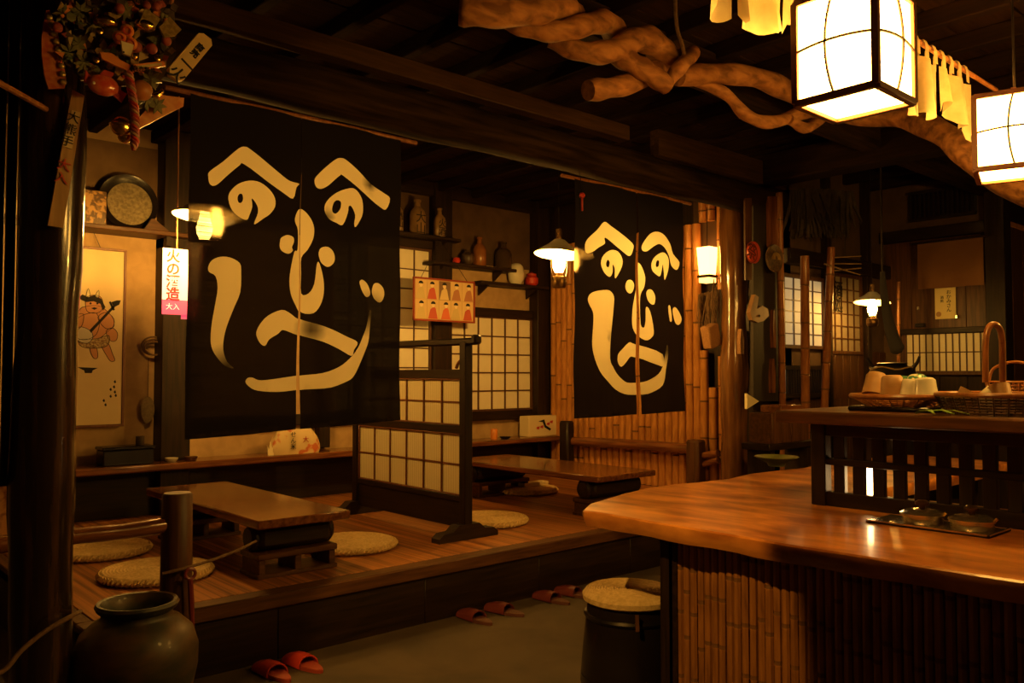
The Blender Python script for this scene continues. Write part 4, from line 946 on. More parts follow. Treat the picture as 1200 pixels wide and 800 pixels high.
# ================================================================ BAY: SHELVES AND BOTTLES
def shelf(px0, px1, py, y0, name, lb):
    a = at(px0, py, y=y0); b = at(px1, py, y=y0); z = at((px0 + px1) / 2, py, y=y0).z
    r = thing('wall_shelf', lb, 'shelf', ((a.x + b.x) / 2, y0, z)); G().box(a.x, b.x, y0, 7.13, z - .035, z, .006).build('shelf_board', dark('x'), r)
    for t in (.15, .85):
        xx = a.x + (b.x - a.x) * t; G().prism([(7.13, z - .035), (y0 + .05, z - .035), (7.13, z - .14)], xx - .01, xx + .01, 'yz').build('bracket', dark('z'), r)
    return z
zA = shelf(440, 541, 273, 6.92, 'a', 'dark upper wall shelf holding three tall sake bottles right of the near curtain')
zB = shelf(508, 606, 310, 6.92, 'b', 'dark middle wall shelf above the framed picture holding brown bottles')
zC = shelf(564, 644, 332, 6.9, 'c', 'dark lowest wall shelf with a white vase near the bamboo wall')
def bottle(px, z, h, r, m, lb, y=7.02, ink=None, pr=None, nm='sake_bottle'):
    p = at(px, 300, y=y); pr = pr or [(.001, 0), (r * .9, 0), (r, .01), (r, h * .55), (r * .85, h * .68), (r * .36, h * .8), (r * .32, h * .93), (r * .42, h * .94), (r * .42, h), (.001, h)]
    o = thing(nm, lb, 'bottle' if 'bottle' in nm else 'pot', (p.x, y, z), 'bottles and jars on the bay shelves'); G().lathe(pr, 24, (p.x, y, z)).build('body', m, o)
    if ink: 
        for i, chh in enumerate(ink): text(chh, r * 1.5, 'character', black, o, (p.x - r * .2, y - r - .003, z + h * .45 - i * r * 1.35))
    return o
bw = M('bottle_stoneware', (.26, .15, .06), (.18, .10, .04), ns=6, rough=.3); bd = M('dark_bottle', (.05, .03, .018), rough=.12, coat=.5); bb = M('amber_bottle', (.22, .08, .02), rough=.12, coat=.6)
bottle(466, zA, .33, .055, bw, 'stoneware sake bottle on the upper shelf, half behind the near curtain', ink='酒山')
bottle(489, zA, .36, .085, bw, 'widest stoneware sake bottle on the upper shelf, in the middle', ink='大山')
bottle(515, zA, .31, .065, bw, 'smaller stoneware sake bottle at the right of the upper shelf', ink='火酒')
bottle(562, zB, .32, .075, bb, 'amber brown bottle standing on the middle shelf, lit by the lamp')
bottle(590, zB, .30, .095, bd, 'dark fat bottle at the right end of the middle shelf')
bottle(548, zB, .16, .07, bd, 'small dark jar left of the amber bottle', nm='small_jar', pr=[(.001, 0), (.05, 0), (.075, .05), (.07, .11), (.04, .14), (.04, .16), (.001, .16)])
p = at(535, 305, y=6.98); tag(G().lathe([(.001, 0), (.03, 0), (.045, .03), (.03, .06), (.001, .065)], 18, (p.x, 6.98, zB)).build('red_pot', red), 'tiny red pot at the left end of the middle shelf', 'pot')
p = at(605, 316, y=7.0); vsP = [(.001, 0), (.05, 0), (.085, .05), (.095, .12), (.08, .2), (.05, .235), (.035, .24), (.001, .243)]
tag(G().lathe(vsP, 28, (p.x, 7.0, zC)).build('white_vase', white_c), 'glossy white egg shaped vase on the lowest wall shelf', 'vase')
p = at(623, 320, y=7.0); o = thing('red_jar', 'small red lacquer jar beside the white vase', 'jar', (p.x, 7.0, zC))
G().lathe([(.001, 0), (.05, 0), (.075, .03), (.075, .09), (.05, .12), (.001, .12)], 24, (p.x, 7.0, zC)).build('body', red, o); G().lathe([(.052, .12), (.055, .14), (.02, .155), (.001, .165)], 24, (p.x, 7.0, zC)).build('lid', red, o)
# ================================================================ FRAMED PICTURE
a = at(484, 325, y=6.9); b = at(556, 377, y=6.9); zt = at(520, 327, y=6.9).z; zb = at(520, 377, y=6.9).z
pc = thing('framed_picture', 'red framed poster of ten small painted figures hanging before the paper window', 'picture', ((a.x + b.x) / 2, 6.9, zb))
for (x0, x1, z0, z1) in ((a.x, b.x, zt - .018, zt), (a.x, b.x, zb, zb + .018), (a.x, a.x + .018, zb, zt), (b.x - .018, b.x, zb, zt)): G().box(x0, x1, 6.885, 6.91, z0, z1, .003).build('frame_strip', M('frame_red', (.32, .05, .02), rough=.4), pc)
G().box(a.x + .015, b.x - .015, 6.9, 6.905, zb + .015, zt - .015).build('backing', M('poster_back', (.62, .42, .18), rough=.6), pc)
Wd = (b.x - a.x - .04) / 5; Hd = (zt - zb - .04) / 2; rc = random.Random(3)
pal = [(.70, .16, .07), (.62, .48, .22), (.30, .26, .12), (.72, .55, .28), (.55, .10, .06), (.45, .20, .10)]
for i in range(5):
    for j in range(2):
        x0 = a.x + .02 + i * Wd; z0 = zb + .02 + j * Hd; cc = pal[rc.randrange(6)]; bc_ = (.22, .13, .07) if (i == 2 and j == 1) else (.70, .50, .24)
        G().box(x0 + .004, x0 + Wd - .004, 6.896, 6.9, z0 + .004, z0 + Hd - .004).build('tile', M('tile%d' % (0 if bc_[0] < .3 else 1), bc_, rough=.6), pc)
        xm = x0 + Wd / 2 + rc.uniform(-.015, .015)
        G().prism([(xm - Wd * .4, z0 + .006), (xm + Wd * .38, z0 + .006), (xm + Wd * .22, z0 + Hd * .55), (xm + .01, z0 + Hd * .66), (xm - Wd * .22, z0 + Hd * .5)], 6.893, 6.896, 'xz').build('robe', M('robe%d' % pal.index(cc), cc, rough=.6), pc)
        G().prism([(xm + math.cos(k * PI / 5) * Wd * .14, z0 + Hd * .72 + math.sin(k * PI / 5) * Hd * .12) for k in range(10)], 6.891, 6.896, 'xz').build('face', M('poster_skin', (.82, .66, .42), rough=.6), pc)
        G().prism([(xm + math.cos(k * PI / 6) * Wd * .19, z0 + Hd * .78 + math.sin(k * PI / 6) * Hd * .14) for k in range(7)], 6.889, 6.893, 'xz').build('hair', black, pc)
G().tube([Vector((a.x + .1, 6.9, zt)), Vector(((a.x + b.x) / 2, 6.98, zA - .03)), Vector((b.x - .1, 6.9, zt))], .003, 5).build('hanging_wire', iron, pc)
# right bay ledge box, small things
a = at(620, 508, y=6.86); b = at(656, 480, y=6.86)
o = thing('printed_box', 'cream box with a red and black dragonfly drawing on the ledge by the bamboo wall', 'box', ((a.x + b.x) / 2, 6.93, zl))
G().box(a.x, b.x, 6.86, 7.02, zl, zl + .23, .006).build('box_body', M('cream_card', (.76, .62, .36), rough=.7), o)
mx_ = (a.x + b.x) / 2
G().prism([(mx_ - .10, zl + .17), (mx_ - .03, zl + .16), (mx_ + .0, zl + .10), (mx_ + .08, zl + .06), (mx_ + .10, zl + .08), (mx_ + .02, zl + .12), (mx_ - .01, zl + .19)], 6.857, 6.86, 'xz').build('ink_drawing', black, o)
for (dx, dz) in ((-.11, .09), (-.05, .10), (.05, .13), (.10, .15)): G().prism([(mx_ + dx - .02, zl + dz), (mx_ + dx + .02, zl + dz - .01), (mx_ + dx + .03, zl + dz + .025), (mx_ + dx - .01, zl + dz + .02)], 6.857, 6.86, 'xz').build('red_mark', red, o)
G().tube(sm([Vector((b.x - .08, 6.93, zl + .23)), Vector((b.x - .02, 6.93, zl + .27)), Vector((b.x + .05, 6.93, zl + .2)), Vector((b.x + .06, 6.93, zl + .06))], 5), .005, 6).build('cord', rope_m, o)
p = at(579, 493, y=6.95); tag(G().lathe([(.001, 0), (.035, 0), (.04, .02), (.038, .1), (.03, .11), (.001, .11)], 18, (p.x, 6.95, zl)).build('seasoning_tin', orange), 'small orange brown tin on the ledge in front of the right paper window', 'tin')
p = at(592, 515, y=6.87); tag(G().lathe([(.001, 0), (.04, 0), (.06, .018), (.062, .026), (.001, .015)], 20, (p.x, 6.87, zl)).build('ashtray', iron), 'dark ashtray at the front of the ledge in the right bay', 'ashtray')
p = at(625, 566, z=.42); o = tag(G().box(p.x - .16, p.x + .16, p.y - .05, p.y + .05, .40, .435, .004).build('thin_book', M('cream_card', (.76, .62, .36))), 'thin cream book lying on the far straw cushion under the right table', 'book')
p = at(690, 598, z=.4)
tag(G().cyl((5.0, 4.32, .395), (5.35, 4.30, .395), .045, n=16).build('log_piece', red_wood('x')), 'short polished log lying at the platform edge beneath the right low table', 'log')
# ================================================================ KUMADE (festival rake) on the left post
YK = 3.42
def K(a, b, dy=0): return at(a, b, y=YK + dy)
def kx(L): return [(q.x, q.z) for q in (K(a, b) for a, b in L)]
km = thing('festival_rake', 'crowded festival rake ornament with gold coins and red sea bream high on left post', 'ornament', K(150, 175))
def kp(L, nm, m, d0, th=.012, par=None): return G().prism(kx(L), YK + d0, YK + d0 - th, 'xz').build(nm, m, par or km)
tine = M('painted_tine', (.46, .07, .025), (.60, .22, .06), ns=30, rough=.4)
kp([(57, 8), (61, 8), (70, 30), (76, 60), (81, 90), (79, 100), (60, 101), (55, 85), (52, 60), (52, 40)], 'rake_tine', tine, .05)
kp([(190, 108), (220, 112), (219, 122), (203, 130), (180, 142), (166, 149), (163, 140), (176, 125)], 'rake_tine', M('tine_orange', (.58, .20, .06), (.70, .35, .12), ns=25, rough=.4), .05)
for i in range(7):
    a0 = K(110 + i * 12, 105 - abs(i - 3) * 4); a1 = K(86 + i * 21, -20)
    G().tube([Vector((a.x, YK + .07, a.z)) for a in (a0, (a0 + a1) / 2, a1)], [.008, .010, .010], 6).build('bamboo_rib', bamboo_old, km)
kp([(105, 95), (190, 98), (212, 60), (210, 0), (80, 0), (84, 70)], 'backing_fan', M('dark_fabric', (.035, .025, .02), (.10, .06, .03), ns=18, rough=.7), .062, .006)
leaf = M('pine_leaf', (.10, .11, .04), (.24, .22, .08), ns=20, rough=.5)
for (a, b, r_) in ((82, 60, 15), (100, 72, 14), (93, 50, 12), (104, 88, 11), (178, 92, 14), (172, 118, 13), (186, 122, 12), (110, 28, 15), (75, 15, 13), (95, 12, 13), (150, 12, 12), (190, 50, 11)):
    g = G()
    for k in range(7):
        an = 2 * PI * k / 7 + a; ca, sa = math.cos(an), math.sin(an)
        L = [(a, b), (a + r_ * .5 * ca - 2.5 * sa, b + r_ * .5 * sa + 2.5 * ca), (a + r_ * ca, b + r_ * sa), (a + r_ * .5 * ca + 2.5 * sa, b + r_ * .5 * sa - 2.5 * ca)]
        g.prism(kx(L), YK + .03 - .003 * k, YK + .024 - .003 * k, 'xz')
    g.build('pine_spray', leaf, km)
def kb(a, b, r, nm, m, dy=-.02, par=None, sx=1, sz=1, sy=.8): c = K(a, b, dy); return G().ball(c, (r * sx, r * sy, r * sz), 18).build(nm, m, par or km)
for (a, b) in ((140, 44), (149, 36), (153, 51)):
    o = kb(a, b, .026, 'rice_ball', orange); c = K(a, b, -.045); G().tube([c + Vector((math.cos(2 * PI * k / 14) * .014, 0, math.sin(2 * PI * k / 14) * .014)) for k in range(14)], .003, 5, closed=True).build('ring_mark', red, o)
sb_ = kb(121, 100, .050, 'sea_bream', M('bream_red', (.62, .07, .025), (.72, .2, .06), ns=30, rough=.2, coat=.6), -.03, sx=1.15, sz=.8, sy=.5)
kp([(104, 92), (98, 84), (96, 98), (106, 101)], 'tail_fin', red, -.02, .008, sb_); kp([(128, 112), (140, 122), (146, 112), (136, 106)], 'side_fin', red, -.02, .008, sb_); kp([(112, 91), (120, 84), (132, 88), (128, 93)], 'top_fin', red, -.02, .008, sb_)
c = K(110, 97, -.065); G().ball(c, (.006, .004, .006), 8).build('eye', white_c, sb_)
kb(166, 106, .042, 'treasure_sack', M('sack_orange', (.50, .20, .05), rough=.35), -.01, sz=.95)
kb(142, 148, .040, 'gold_bell', brass, -.03, sz=1); kb(146, 160, .026, 'gold_bell', brass, -.02)
c = K(142, 148, -.03); G().tube([c + Vector((math.cos(2 * PI * k / 20) * .041, math.sin(2 * PI * k / 20) * .034, .006)) for k in range(20)], .004, 5, closed=True).build('bell_band', brass, km)
G().tube(sm([K(178, 110, -.04), K(184, 112, -.04), K(190, 107, -.04), K(189, 104, -.04)], 5), [.004, .006, .009, .011, .012, .012, .011, .010, .009, .008, .008, .007, .006, .005, .004, .003][:16], 8).build('gold_crescent', brass, km)
kb(125, 25, .034, 'gold_boat', brass, -.01, sx=1.2, sz=.7); kb(170, 30, .036, 'gold_boat', brass, 0, sx=1.2, sz=.7)
for (a, b) in ((117, 36), (158, 65), (113, 70), (185, 68), (145, 88)): kb(a, b, .013, 'gold_coin', brass, -.02, sy=.3)
for (a, b, r_) in ((67, 32, .02), (183, 8, .018), (172, 6, .016), (186, 5, .015), (140, 10, .02), (178, 57, .022), (195, 48, .02), (160, 55, .022), (128, 68, .022)): kb(a, b, r_, 'red_blossom', M('dull_red', (.36, .07, .05), rough=.5), 0)
kp([(113, 64), (128, 66), (138, 74), (150, 80), (146, 86), (132, 80), (116, 72)], 'ribbon', orange, -.03, .01)
kp([(176, 17), (168, 12), (160, 30), (180, 34), (186, 24)], 'gold_panel', M('gold_print', (.40, .28, .08), (.65, .48, .16), ns=60, rough=.3, metal=.6), -.01)
kp([(196, 22), (210, 37), (203, 44), (190, 46), (184, 34)], 'gold_panel', M('gold_print', (.4, .28, .08)), -.015)
pb = kp([(136, 53), (151, 58), (147, 71), (138, 68)], 'dice_card', paper_note, -.05, .012)
for (a, b) in ((140, 60), (145, 61), (140, 65), (145, 66)): c = K(a, b, -.064); G().ball(c, (.004, .003, .004), 6).build('dot', black, pb)
bn = kp([(151, 80), (186, 76), (188, 82), (153, 88)], 'banner', orange, -.05, .008); kp([(155, 82), (183, 78), (184, 81), (156, 85)], 'banner_text_field', M('banner_cream', (.55, .42, .16), rough=.6), -.058, .002, bn)
text('商売繁昌', .022, 'characters', black, bn, K(169, 81.5, -.0625), ry=math.radians(-6))
rk_ = random.Random(11)
chm = [brass, orange, M('dull_red', (.36, .07, .05)), M('gold_print', (.4, .28, .08)), leaf, M('dark_fabric', (.035, .025, .02)), M('charm_cream', (.45, .34, .15), rough=.5), M('charm_green', (.05, .08, .04), rough=.5)]
for i in range(120):
    a = rk_.uniform(72, 208); b = rk_.uniform(0, 96 - abs(a - 140) * .35); s = rk_.uniform(3, 8); an = rk_.uniform(0, 6); k = rk_.choice((3, 4, 4, 6)); e = rk_.uniform(.4, 1); dd = rk_.uniform(.0, .045)
    g = G(); q = [(a + s * math.cos(2 * PI * j / k) * math.cos(an) - s * e * math.sin(2 * PI * j / k) * math.sin(an), b + s * math.cos(2 * PI * j / k) * math.sin(an) + s * e * math.sin(2 * PI * j / k) * math.cos(an)) for j in range(k)]
    g.prism(kx(q), YK + dd, YK + dd - .008, 'xz'); g.build('lucky_charm', rk_.choice(chm), km)
for i in range(9):
    a = 58 + i * 2.6; b = 20 + i * 9.5; kb(a if i < 5 else a - (i - 5) * 1.5, b, .012, 'gold_stud', M('gold_print', (.4, .28, .08)), .03, sy=.5)
# twisted red and white cord
p0 = K(150, 84, -.06); p1 = K(152, 175, -.05)
for ph, m in ((0, red), (PI * 2 / 3, M('cord_white', (.42, .24, .13), rough=.7)), (PI * 4 / 3, M('dull_red', (.36, .07, .05)))):
    L = []
    for i in range(110):
        t = i / 109; c = p0.lerp(p1, t); c.x += .022 * math.sin(t * 2.4); r_ = .0095 if t < .9 else .0095 * (1 - t) / .1
        L.append(c + Vector((math.cos(ph + t * 42) * r_, math.sin(ph + t * 42) * r_, 0)))
    G().tube(L, .0085, 6).build('twisted_cord', m, km)
# okame style face at the back
sg = kp([(226, 44), (232, 44), (241, 51), (242, 58), (209, 98), (203, 99), (193, 92), (192, 84)], 'rounded_sign', M('sign_cream', (.72, .52, .22), rough=.5), -.03, .03)
for o_, (a, b), s_ in (('商', (234, 56), .034), ('売', (228, 63), .034), ('一', (218, 76), .06), ('火', (207, 88), .07)):
    text(o_, s_, 'character', black, sg, K(a, b, -.0625), ry=math.radians(39), wgt=.0008)
G().tube([K(236, 48, -.04), K(238, 42, -.04)], .004, 6).build('hook', iron, sg)
G().tube([K(150, 60, .07), Vector((.83, 3.56, K(150, 60).z))], .012, 6).build('hanging_wire', iron, km)
# wooden tag
a = [(85, 105), (99, 112), (74, 267), (56, 264)]
wt = tag(G().prism([(q.x, q.z) for q in (at(x, y, y=3.49) for x, y in a)], 3.49, 3.505, 'xz').build('wooden_tag', M('tag_wood', (.38, .22, .08), (.50, .30, .12), GR['z'], ns=4, rough=.4)), 'long narrow wooden plaque with a paper label hanging tilted on the left trunk post', 'plaque')
lbm = [(q.x, q.z) for q in (at(x, y, y=3.49) for x, y in ((84, 129), (94, 132), (84, 175), (73, 171)))]
G().prism(lbm, 3.486, 3.49, 'xz').build('paper_label', M('tag_label', (.62, .47, .24), rough=.7), wt)
for i, chh in enumerate('大熊手'): text(chh, .046, 'character', black, wt, at(86 - i * 3.6, 138 + i * 14, y=3.4845), ry=math.radians(12))
for i, chh in enumerate('大入'): text(chh, .05, 'character', M('red_paint', (.5, .03, .01)), wt, at(75 - i * 3, 194 + i * 15, y=3.4845), ry=math.radians(10))
G().tube([at(91, 108, y=3.49), at(93, 90, y=3.53)], .004, 5).build('string', iron, wt)
# orange posters seen low at the far left
a = at(-30, 570, y=5.4); b = at(18, 625, y=5.4)
pp = tag(G().box(a.x, b.x, 5.4, 5.41, b.z, a.z).build('paper_poster', M('poster_orange', (.62, .30, .10), (.30, .10, .04), ns=12, rough=.8, lo=.5, hi=.6)), 'orange printed paper seen low at the left edge beyond the slatted screen', 'poster')
# ================================================================ AROUND THE GLOSSY POST AND FAR RIGHT
def poly_thing(L, yy, th, nm, m, lb, cat, parts=()):
    o = tag(G().prism([(q.x, q.z) for q in (at(a, b, y=yy) for a, b in L)], yy, yy + th, 'xz').build(nm, m), lb, cat)
    return o
def disc(px, py, yy, r, nm, m, lb, cat, th=.03):
    c = at(px, py, y=yy); return tag(G().lathe([(.001, 0), (r * .96, 0), (r, th * .3), (r, th * .8), (r * .95, th), (.001, th)], 28, c, Matrix.Rotation(PI / 2, 4, 'X')).build(nm, m), lb, cat)
yk = 3.98
o = disc(881, 296, yk, .095, 'red_round_sign', M('sign_disc', (.55, .07, .03), rough=.4), 'round red painted sign hanging right of the glossy post', 'sign')
c = at(881, 296, y=yk - .034); text('祭', .15, 'character', M('sign_dark', (.12, .02, .012), rough=.5), o, c, ry=math.radians(18))
c = at(881, 296, y=yk - .03); G().tube([c + Vector((math.cos(2 * PI * k / 24) * .083, 0, math.sin(2 * PI * k / 24) * .083)) for k in range(24)], .004, 5, closed=True).build('ring', M('sign_dark', (.12, .02, .012)), o)
poly_thing([(873, 232), (881, 232), (881, 328), (874, 328)], 4.0, .015, 'name_plank', brown('z'), 'narrow brown wooden plank hanging behind the red round sign', 'plank')
poly_thing([(901, 230), (912, 230), (912, 290), (902, 290)], 3.98, .03, 'name_plank', red_wood('z'), 'narrow reddish plank above the dark woven disc', 'plank')
poly_thing([(883, 225), (912, 225), (912, 470), (883, 470)], 4.02, .03, 'dark_board', M('grey_brown_board', (.016, .010, .007), (.028, .016, .011), GR['z'], rough=.7), 'tall grey brown board standing right of the glossy post', 'board')
c = at(905, 303, y=3.95); hd = thing('woven_disc', 'dark round woven winnowing disc with drawn ornament beside the red sign', 'basket', c)
G().lathe([(.001, 0), (.11, 0), (.125, .02), (.12, .035), (.1, .02), (.001, .015)], 28, c, Matrix.Rotation(PI / 2, 4, 'X')).build('disc', M('disc_weave', (.06, .035, .018), (.16, .09, .035), ns=45, rough=.6), hd)
for k in range(3): G().tube([c + Vector((math.cos(2 * PI * i / 16) * (.03 + .02 * k) + .02, -.03, math.sin(2 * PI * i / 16) * (.04 + .01 * k) - .01)) for i in range(9)], .006, 5).build('ornament', M('dull_gold', (.3, .18, .05), rough=.5), hd)
# straw rain cape bundle, dark, under the ceiling
def bundle(L, yy, nm, lb, m, n=70, r=.012, spread=.1):
    g = G(); a = at(*L[0], y=yy); b = at(*L[1], y=yy)
    for k in range(n):
        u = random.random(); s = a.lerp(b, u); s.y += random.uniform(-.08, .08)
        e = s + Vector((random.uniform(-spread, spread), random.uniform(-spread, spread) * .5, -random.uniform(.5, 1) * L[2]))
        g.tube([s, (s + e) / 2 + Vector((random.uniform(-.02, .02), 0, 0)), e], [r, r * .9, r * .4], 4)
    return tag(stuff(g.build(nm, m)), lb, 'straw')
bundle(((935, 222), (990, 226), .45), 3.86, 'straw_cape', 'dark shaggy straw cape hanging under the ceiling beyond the glossy post', M('dark_straw', (.018, .012, .008), (.05, .03, .014), ns=20, rough=.9), 300, .02, .16)
bundle(((822, 345), (838, 340), .42), 4.58, 'dry_twig_bunch', 'tangled bunch of dry twigs hanging left of the glossy post', M('twig', (.14, .08, .04), (.24, .14, .07), ns=20, rough=.8), 40, .005, .07)
# woven box on the post's left
c = at(833, 393, y=4.5); wb_ = thing('woven_tool_box', 'small tilted woven straw box hanging against the glossy post', 'basket', c)
mx = Matrix.Translation(c) @ Matrix.Rotation(-.28, 4, 'Y')
G().box(-.085, .085, -.05, .05, -.11, .10, .012, mx=mx).build('box_body', M('box_weave', (.26, .12, .04), (.42, .21, .08), (40, 40, 40), 3, .7, .9), wb_)
for dx in (-.06, .06): G().tube([mx @ Vector((dx, 0, .1)), c + Vector((.04, .0, .34))], .005, 5).build('strap', rope_m, wb_)
g = G()
for k in range(7):
    z = -.06 + k * .08; g.tube(sm([c + Vector((.06, -.02, .12 + k * .05)), c + Vector((-.06 + .015 * k, -.05, .28 + .03 * k)), c + Vector((.03, -.02, .52 - .02 * k))], 5), .0045, 5)
g.build('netting', M('twig', (.14, .08, .04)), wb_)
# wooden mallet, clogs
c = at(886, 368, y=3.99); o = thing('wooden_fox_mask', 'small pale carved wooden ornament with a pointed ear right of the glossy post', 'ornament', c)
poly = [(881, 375), (878, 366), (884, 345), (888, 348), (886, 362), (892, 358), (899, 362), (900, 370), (894, 376), (887, 378)]
G().prism([(q.x, q.z) for q in (at(a, b, y=3.99) for a, b in poly)], 3.98, 4.02, 'xz').build('carved_body', M('pale_wood', (.20, .10, .04), (.28, .15, .06), ns=6, rough=.5), o)
q = at(890, 370, y=3.975); G().ball(q, (.012, .006, .012), 10).build('eye_hole', black, o)
for i, (px, py, w, h, lb) in enumerate(((878, 372, .05, .24, 'dark wooden tool hanging on the right flank of the glossy post, upper'), (906, 385, .035, .34, 'narrow reddish stick hanging beside the dark board'), (905, 440, .05, .30, 'reddish wooden paddle hanging below the narrow stick'), (868, 400, .05, .22, 'brown straw sandal hanging low on the glossy post'))):
    ty_ = 4.2 if i in (0, 3) else 4.0; q = at(px, py, y=ty_); tag(G().prism([(q.x - w * .5, q.z - h / 2), (q.x + w * .5, q.z - h / 2), (q.x + w * .6, q.z), (q.x + w * .25, q.z + h / 2), (q.x - w * .25, q.z + h / 2), (q.x - w * .6, q.z)], ty_ - .015, ty_ + .02, 'xz').build(['wooden_mallet', 'wooden_stick', 'wooden_paddle', 'straw_sandal'][i], [dark('z'), red_wood('z'), red_wood('z'), M('box_weave', (.26, .12, .04))][i]), lb, 'tool')
# pale cone and crates behind the counter
q = at(881, 470, y=3.9); tag(G().prism([(p.x, p.z) for p in (at(a, b, y=4.0) for a, b in ((875, 461), (889, 470), (875, 479)))], 3.995, 4.02, 'xz').build('paper_flag', paper_note), 'small pale triangular paper flag beside the glossy post at counter height', 'flag')
q = at(905, 483, y=3.42); zc_ = at(905, 520, y=3.42).z
q2 = at(948, 483, y=3.42)
cr = thing('wooden_crate', 'brown wooden crate on a stand behind the counter left of the serving shelf', 'crate', ((q.x + q2.x) / 2, 3.95, 0))
for i in range(4):
    w_ = (q2.x - q.x) / 4; put('side_board', G().box(0, w_ - .006, 0, .02, 0, q.z - zc_, .003).mesh('side_board', brown('z')), cr, (q.x + i * w_, 3.42, zc_))
G().box(q.x, q2.x, 3.44, 3.62, zc_, q.z - .01).build('crate_body', brown('x'), cr); G().box(q.x - .08, q2.x + .1, 3.40, 3.64, zc_ - .05, zc_, .005).build('stand_top', dark('x'), cr)
for xx in (q.x, q2.x): G().box(xx - .03, xx + .03, 3.42, 3.62, 0, zc_ - .05).build('stand_leg', dark('z'), cr)
q = at(925, 478, y=3.42); tag(G().box(q.x - .12, q.x + .2, 3.42, 3.6, at(935, 483, y=3.42).z, at(935, 474, y=3.42).z, .006).build('shallow_tray', red_wood('x')), 'shallow reddish tray on top of the brown crate', 'tray')
# bamboo poles in front of the far lattice window
for (pa, pb, yy, r, lb) in (((913, 226), (917, 480), 3.98, .030, 'bamboo pole standing at the left edge of the far lattice window'), ((943, 300), (944, 480), 3.8, .038, 'orange lit bamboo pole crossing the middle of the far lattice window'), ((974, 290), (966, 480), 3.7, .034, 'tilted bamboo pole between the bright and the dim far windows'), ((1053, 330), (1053, 440), 3.6, .016, 'thin reddish pole standing right of the far oil lamp')):
    a = at(*pa, y=yy); b = at(*pb, y=yy); d = (a - b).normalized(); L = (b.z) / abs(d.z); base = b - d * L
    m_ = cane((a - base).length, r, .28, 12, ph=.2).mesh('bamboo_pole', [bamboo_red, bamboo_node])
    o = put('bamboo_pole', m_, None, base); o.rotation_mode = 'QUATERNION'; o.rotation_quaternion = d.to_track_quat('Z', 'Y'); tag(o, lb, 'pole')
# rack of thin sticks
rk = thing('drying_rack', 'small hanging rack of thin pale sticks under the dark straw cape', 'rack', at(990, 312, y=3.7))
for (a, b) in (((972, 302), (1009, 300)), ((975, 309), (1009, 309)), ((978, 317), (1009, 314)), ((966, 309), (1008, 322))):
    G().cyl(at(*a, y=3.7), at(*b, y=3.58), .006, n=6).build('stick', M('pale_stick', (.32, .2, .09), rough=.6), rk)
G().cyl(at(990, 302, y=3.7), at(990, 225, y=3.7), .003, n=5).build('cord', iron, rk)
# hearth hook and kettle
jh = thing('hearth_hook', 'dark curved wooden hearth hook hanging beside the far oil lamp', 'hook', at(1045, 415, x=6.9))
L = [at(a, b, x=6.9) for a, b in ((1034, 318), (1036, 345), (1041, 375), (1048, 400), (1054, 414))]
G().tube(sm(L, 5), [.022 + .0022 * i for i in range(19)] + [.05, .02], 10, sq=.5).build('hook_body', black, jh)
G().cyl(at(1034, 318, x=6.9), at(1034, 318, x=6.9) + Vector((0, 0, .9)), .008, n=8).build('hanging_pole', dark('z'), jh)
c = at(1046, 455, x=6.9); kz = c.z; kt2 = thing('iron_kettle', 'black iron pot with wavy rim behind the round basket of cups', 'kettle', c)
G().lathe([(.001, 0), (.10, 0), (.17, .05), (.19, .11), (.16, .17), (.10, .19), (.12, .205), (.10, .21), (.001, .215)], 28, c).build('kettle_body', iron, kt2)
G().tube([c + Vector((0, -.15, .15)), c + Vector((0, -.2, .21)), c + Vector((0, -.22, .26))], [.02, .014, .010], 8).build('spout', iron, kt2)
G().tube([c + Vector((0, .15, .15)), c + Vector((0, .19, .22)), c + Vector((0, .21, .25))], [.02, .014, .010], 8).build('spout', iron, kt2)
G().tube([c + Vector((math.cos(2 * PI * k / 24) * .17, math.sin(2 * PI * k / 24) * .17, .165 + .012 * math.sin(k * 1.2))) for k in range(24)], .006, 6, closed=True).build('rim_line', M('dull_gold', (.3, .18, .05)), kt2)
G().cyl((c.x, c.y, 0), (c.x, c.y, kz), .2, n=20).build('kettle_stand', lacq, kt2)
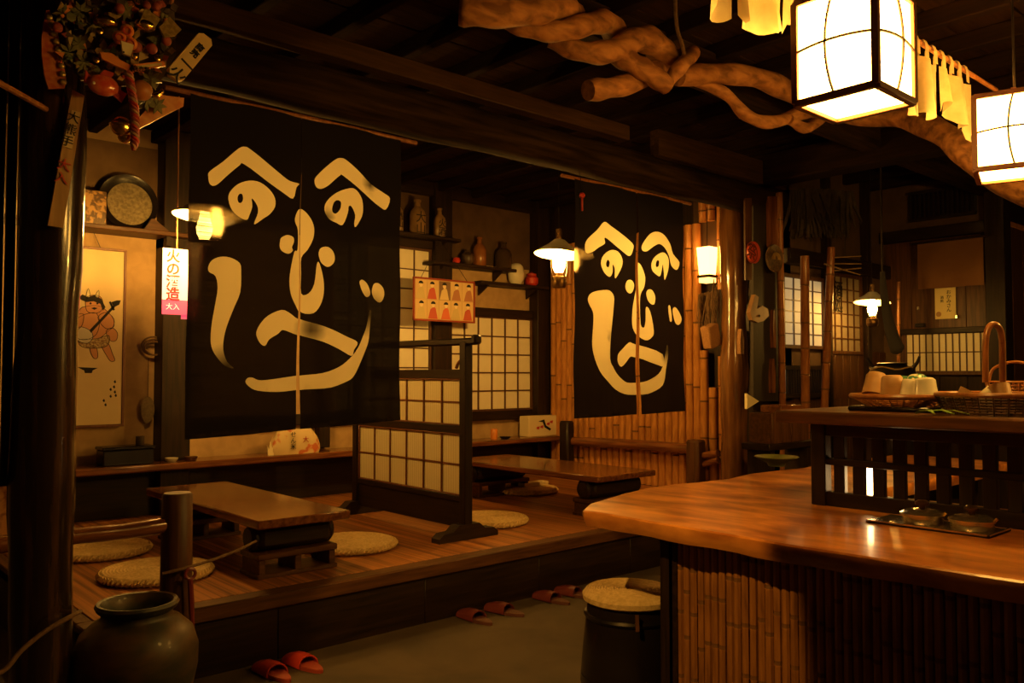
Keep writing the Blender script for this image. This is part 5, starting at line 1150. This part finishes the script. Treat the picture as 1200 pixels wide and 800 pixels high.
# brown short curtain, note paper, hooks on the far right wall
a = at(1075, 285, x=8.84); b = at(1152, 280, x=8.84); zb_ = at(1110, 336, x=8.84).z
bc_ = thing('brown_door_curtain', 'plain brown short curtain on the dark far right wall', 'curtain', (8.84, (a.y + b.y) / 2, a.z))
g = G(); vs = []; n1 = 24
for i in range(n1 + 1):
    u = i / n1; yv = a.y + (b.y - a.y) * u
    for j in range(5): vs.append((8.84 + .008 * math.sin(u * 22) * (j / 4), yv, a.z - .005 - (a.z - zb_) * j / 4))
g.add(vs, [(i * 5 + j, i * 5 + j + 1, i * 5 + 6 + j, i * 5 + 5 + j) for i in range(n1) for j in range(4)])
g.build('cloth', M('brown_cloth', (.17, .075, .026), (.20, .09, .032), ns=4, rough=.95), bc_, recalc=False); G().cyl((8.84, a.y + .06, a.z), (8.84, b.y - .06, a.z), .012, n=8).build('rod', dark('y'), bc_)
a = at(1060, 305, x=8.95); b = at(1075, 300, x=8.95)
a = at(1096, 338, x=8.97); b = at(1121, 373, x=8.97)
nt_ = tag(G().box(8.955, 8.965, b.y, a.y, b.z, a.z).build('notice_paper', M('notice_yellow', (.80, .66, .30), rough=.8)), 'pale yellow notice paper with brush writing on the far right boards', 'notice')
cy_ = (a.y + b.y) / 2
for i, chh in enumerate('おかみさん'): text(chh, .048, 'character', black, nt_, (8.953, cy_ - .035, a.z - .05 - i * .045), rz=-PI / 2)
for i, chh in enumerate('酒処'): text(chh, .034, 'character', black, nt_, (8.953, cy_ + .03, a.z - .10 - i * .035), rz=-PI / 2)
G().lathe([(.001, 0), (.026, 0), (.026, .002), (.001, .002)], 16, (8.954, cy_ + .065, b.z + .05), Matrix.Rotation(-PI / 2, 4, 'Y')).build('stamp', M('stamp_ink', (.45, .25, .1), rough=.8), nt_)
for i, (px, py, lb) in enumerate(((1076, 361, 'tiny chrome hook high on the far right boards'), (1078, 381, 'small dark switch box on the far right boards'), (1121, 371, 'small bright metal clip at the corner of the yellow notice'))):
    q = at(px, py, x=8.94); tag(G().box(8.93, 8.96, q.y - (.05 if i == 1 else .014), q.y + (.05 if i == 1 else .014), q.z - .02, q.z + .02, .006).build('wall_switch' if i == 1 else 'metal_clip', iron if i == 1 else steel), lb, 'switch' if i == 1 else 'clip')
# calligraphy on the dim window
w4 = bpy.data.objects['window_4']
for i, chh in enumerate('酒処'): text(chh, .17, 'character', black, w4, at(983, 340 + i * 18, y=4.015))
# hanging vent / transom label plank row high right
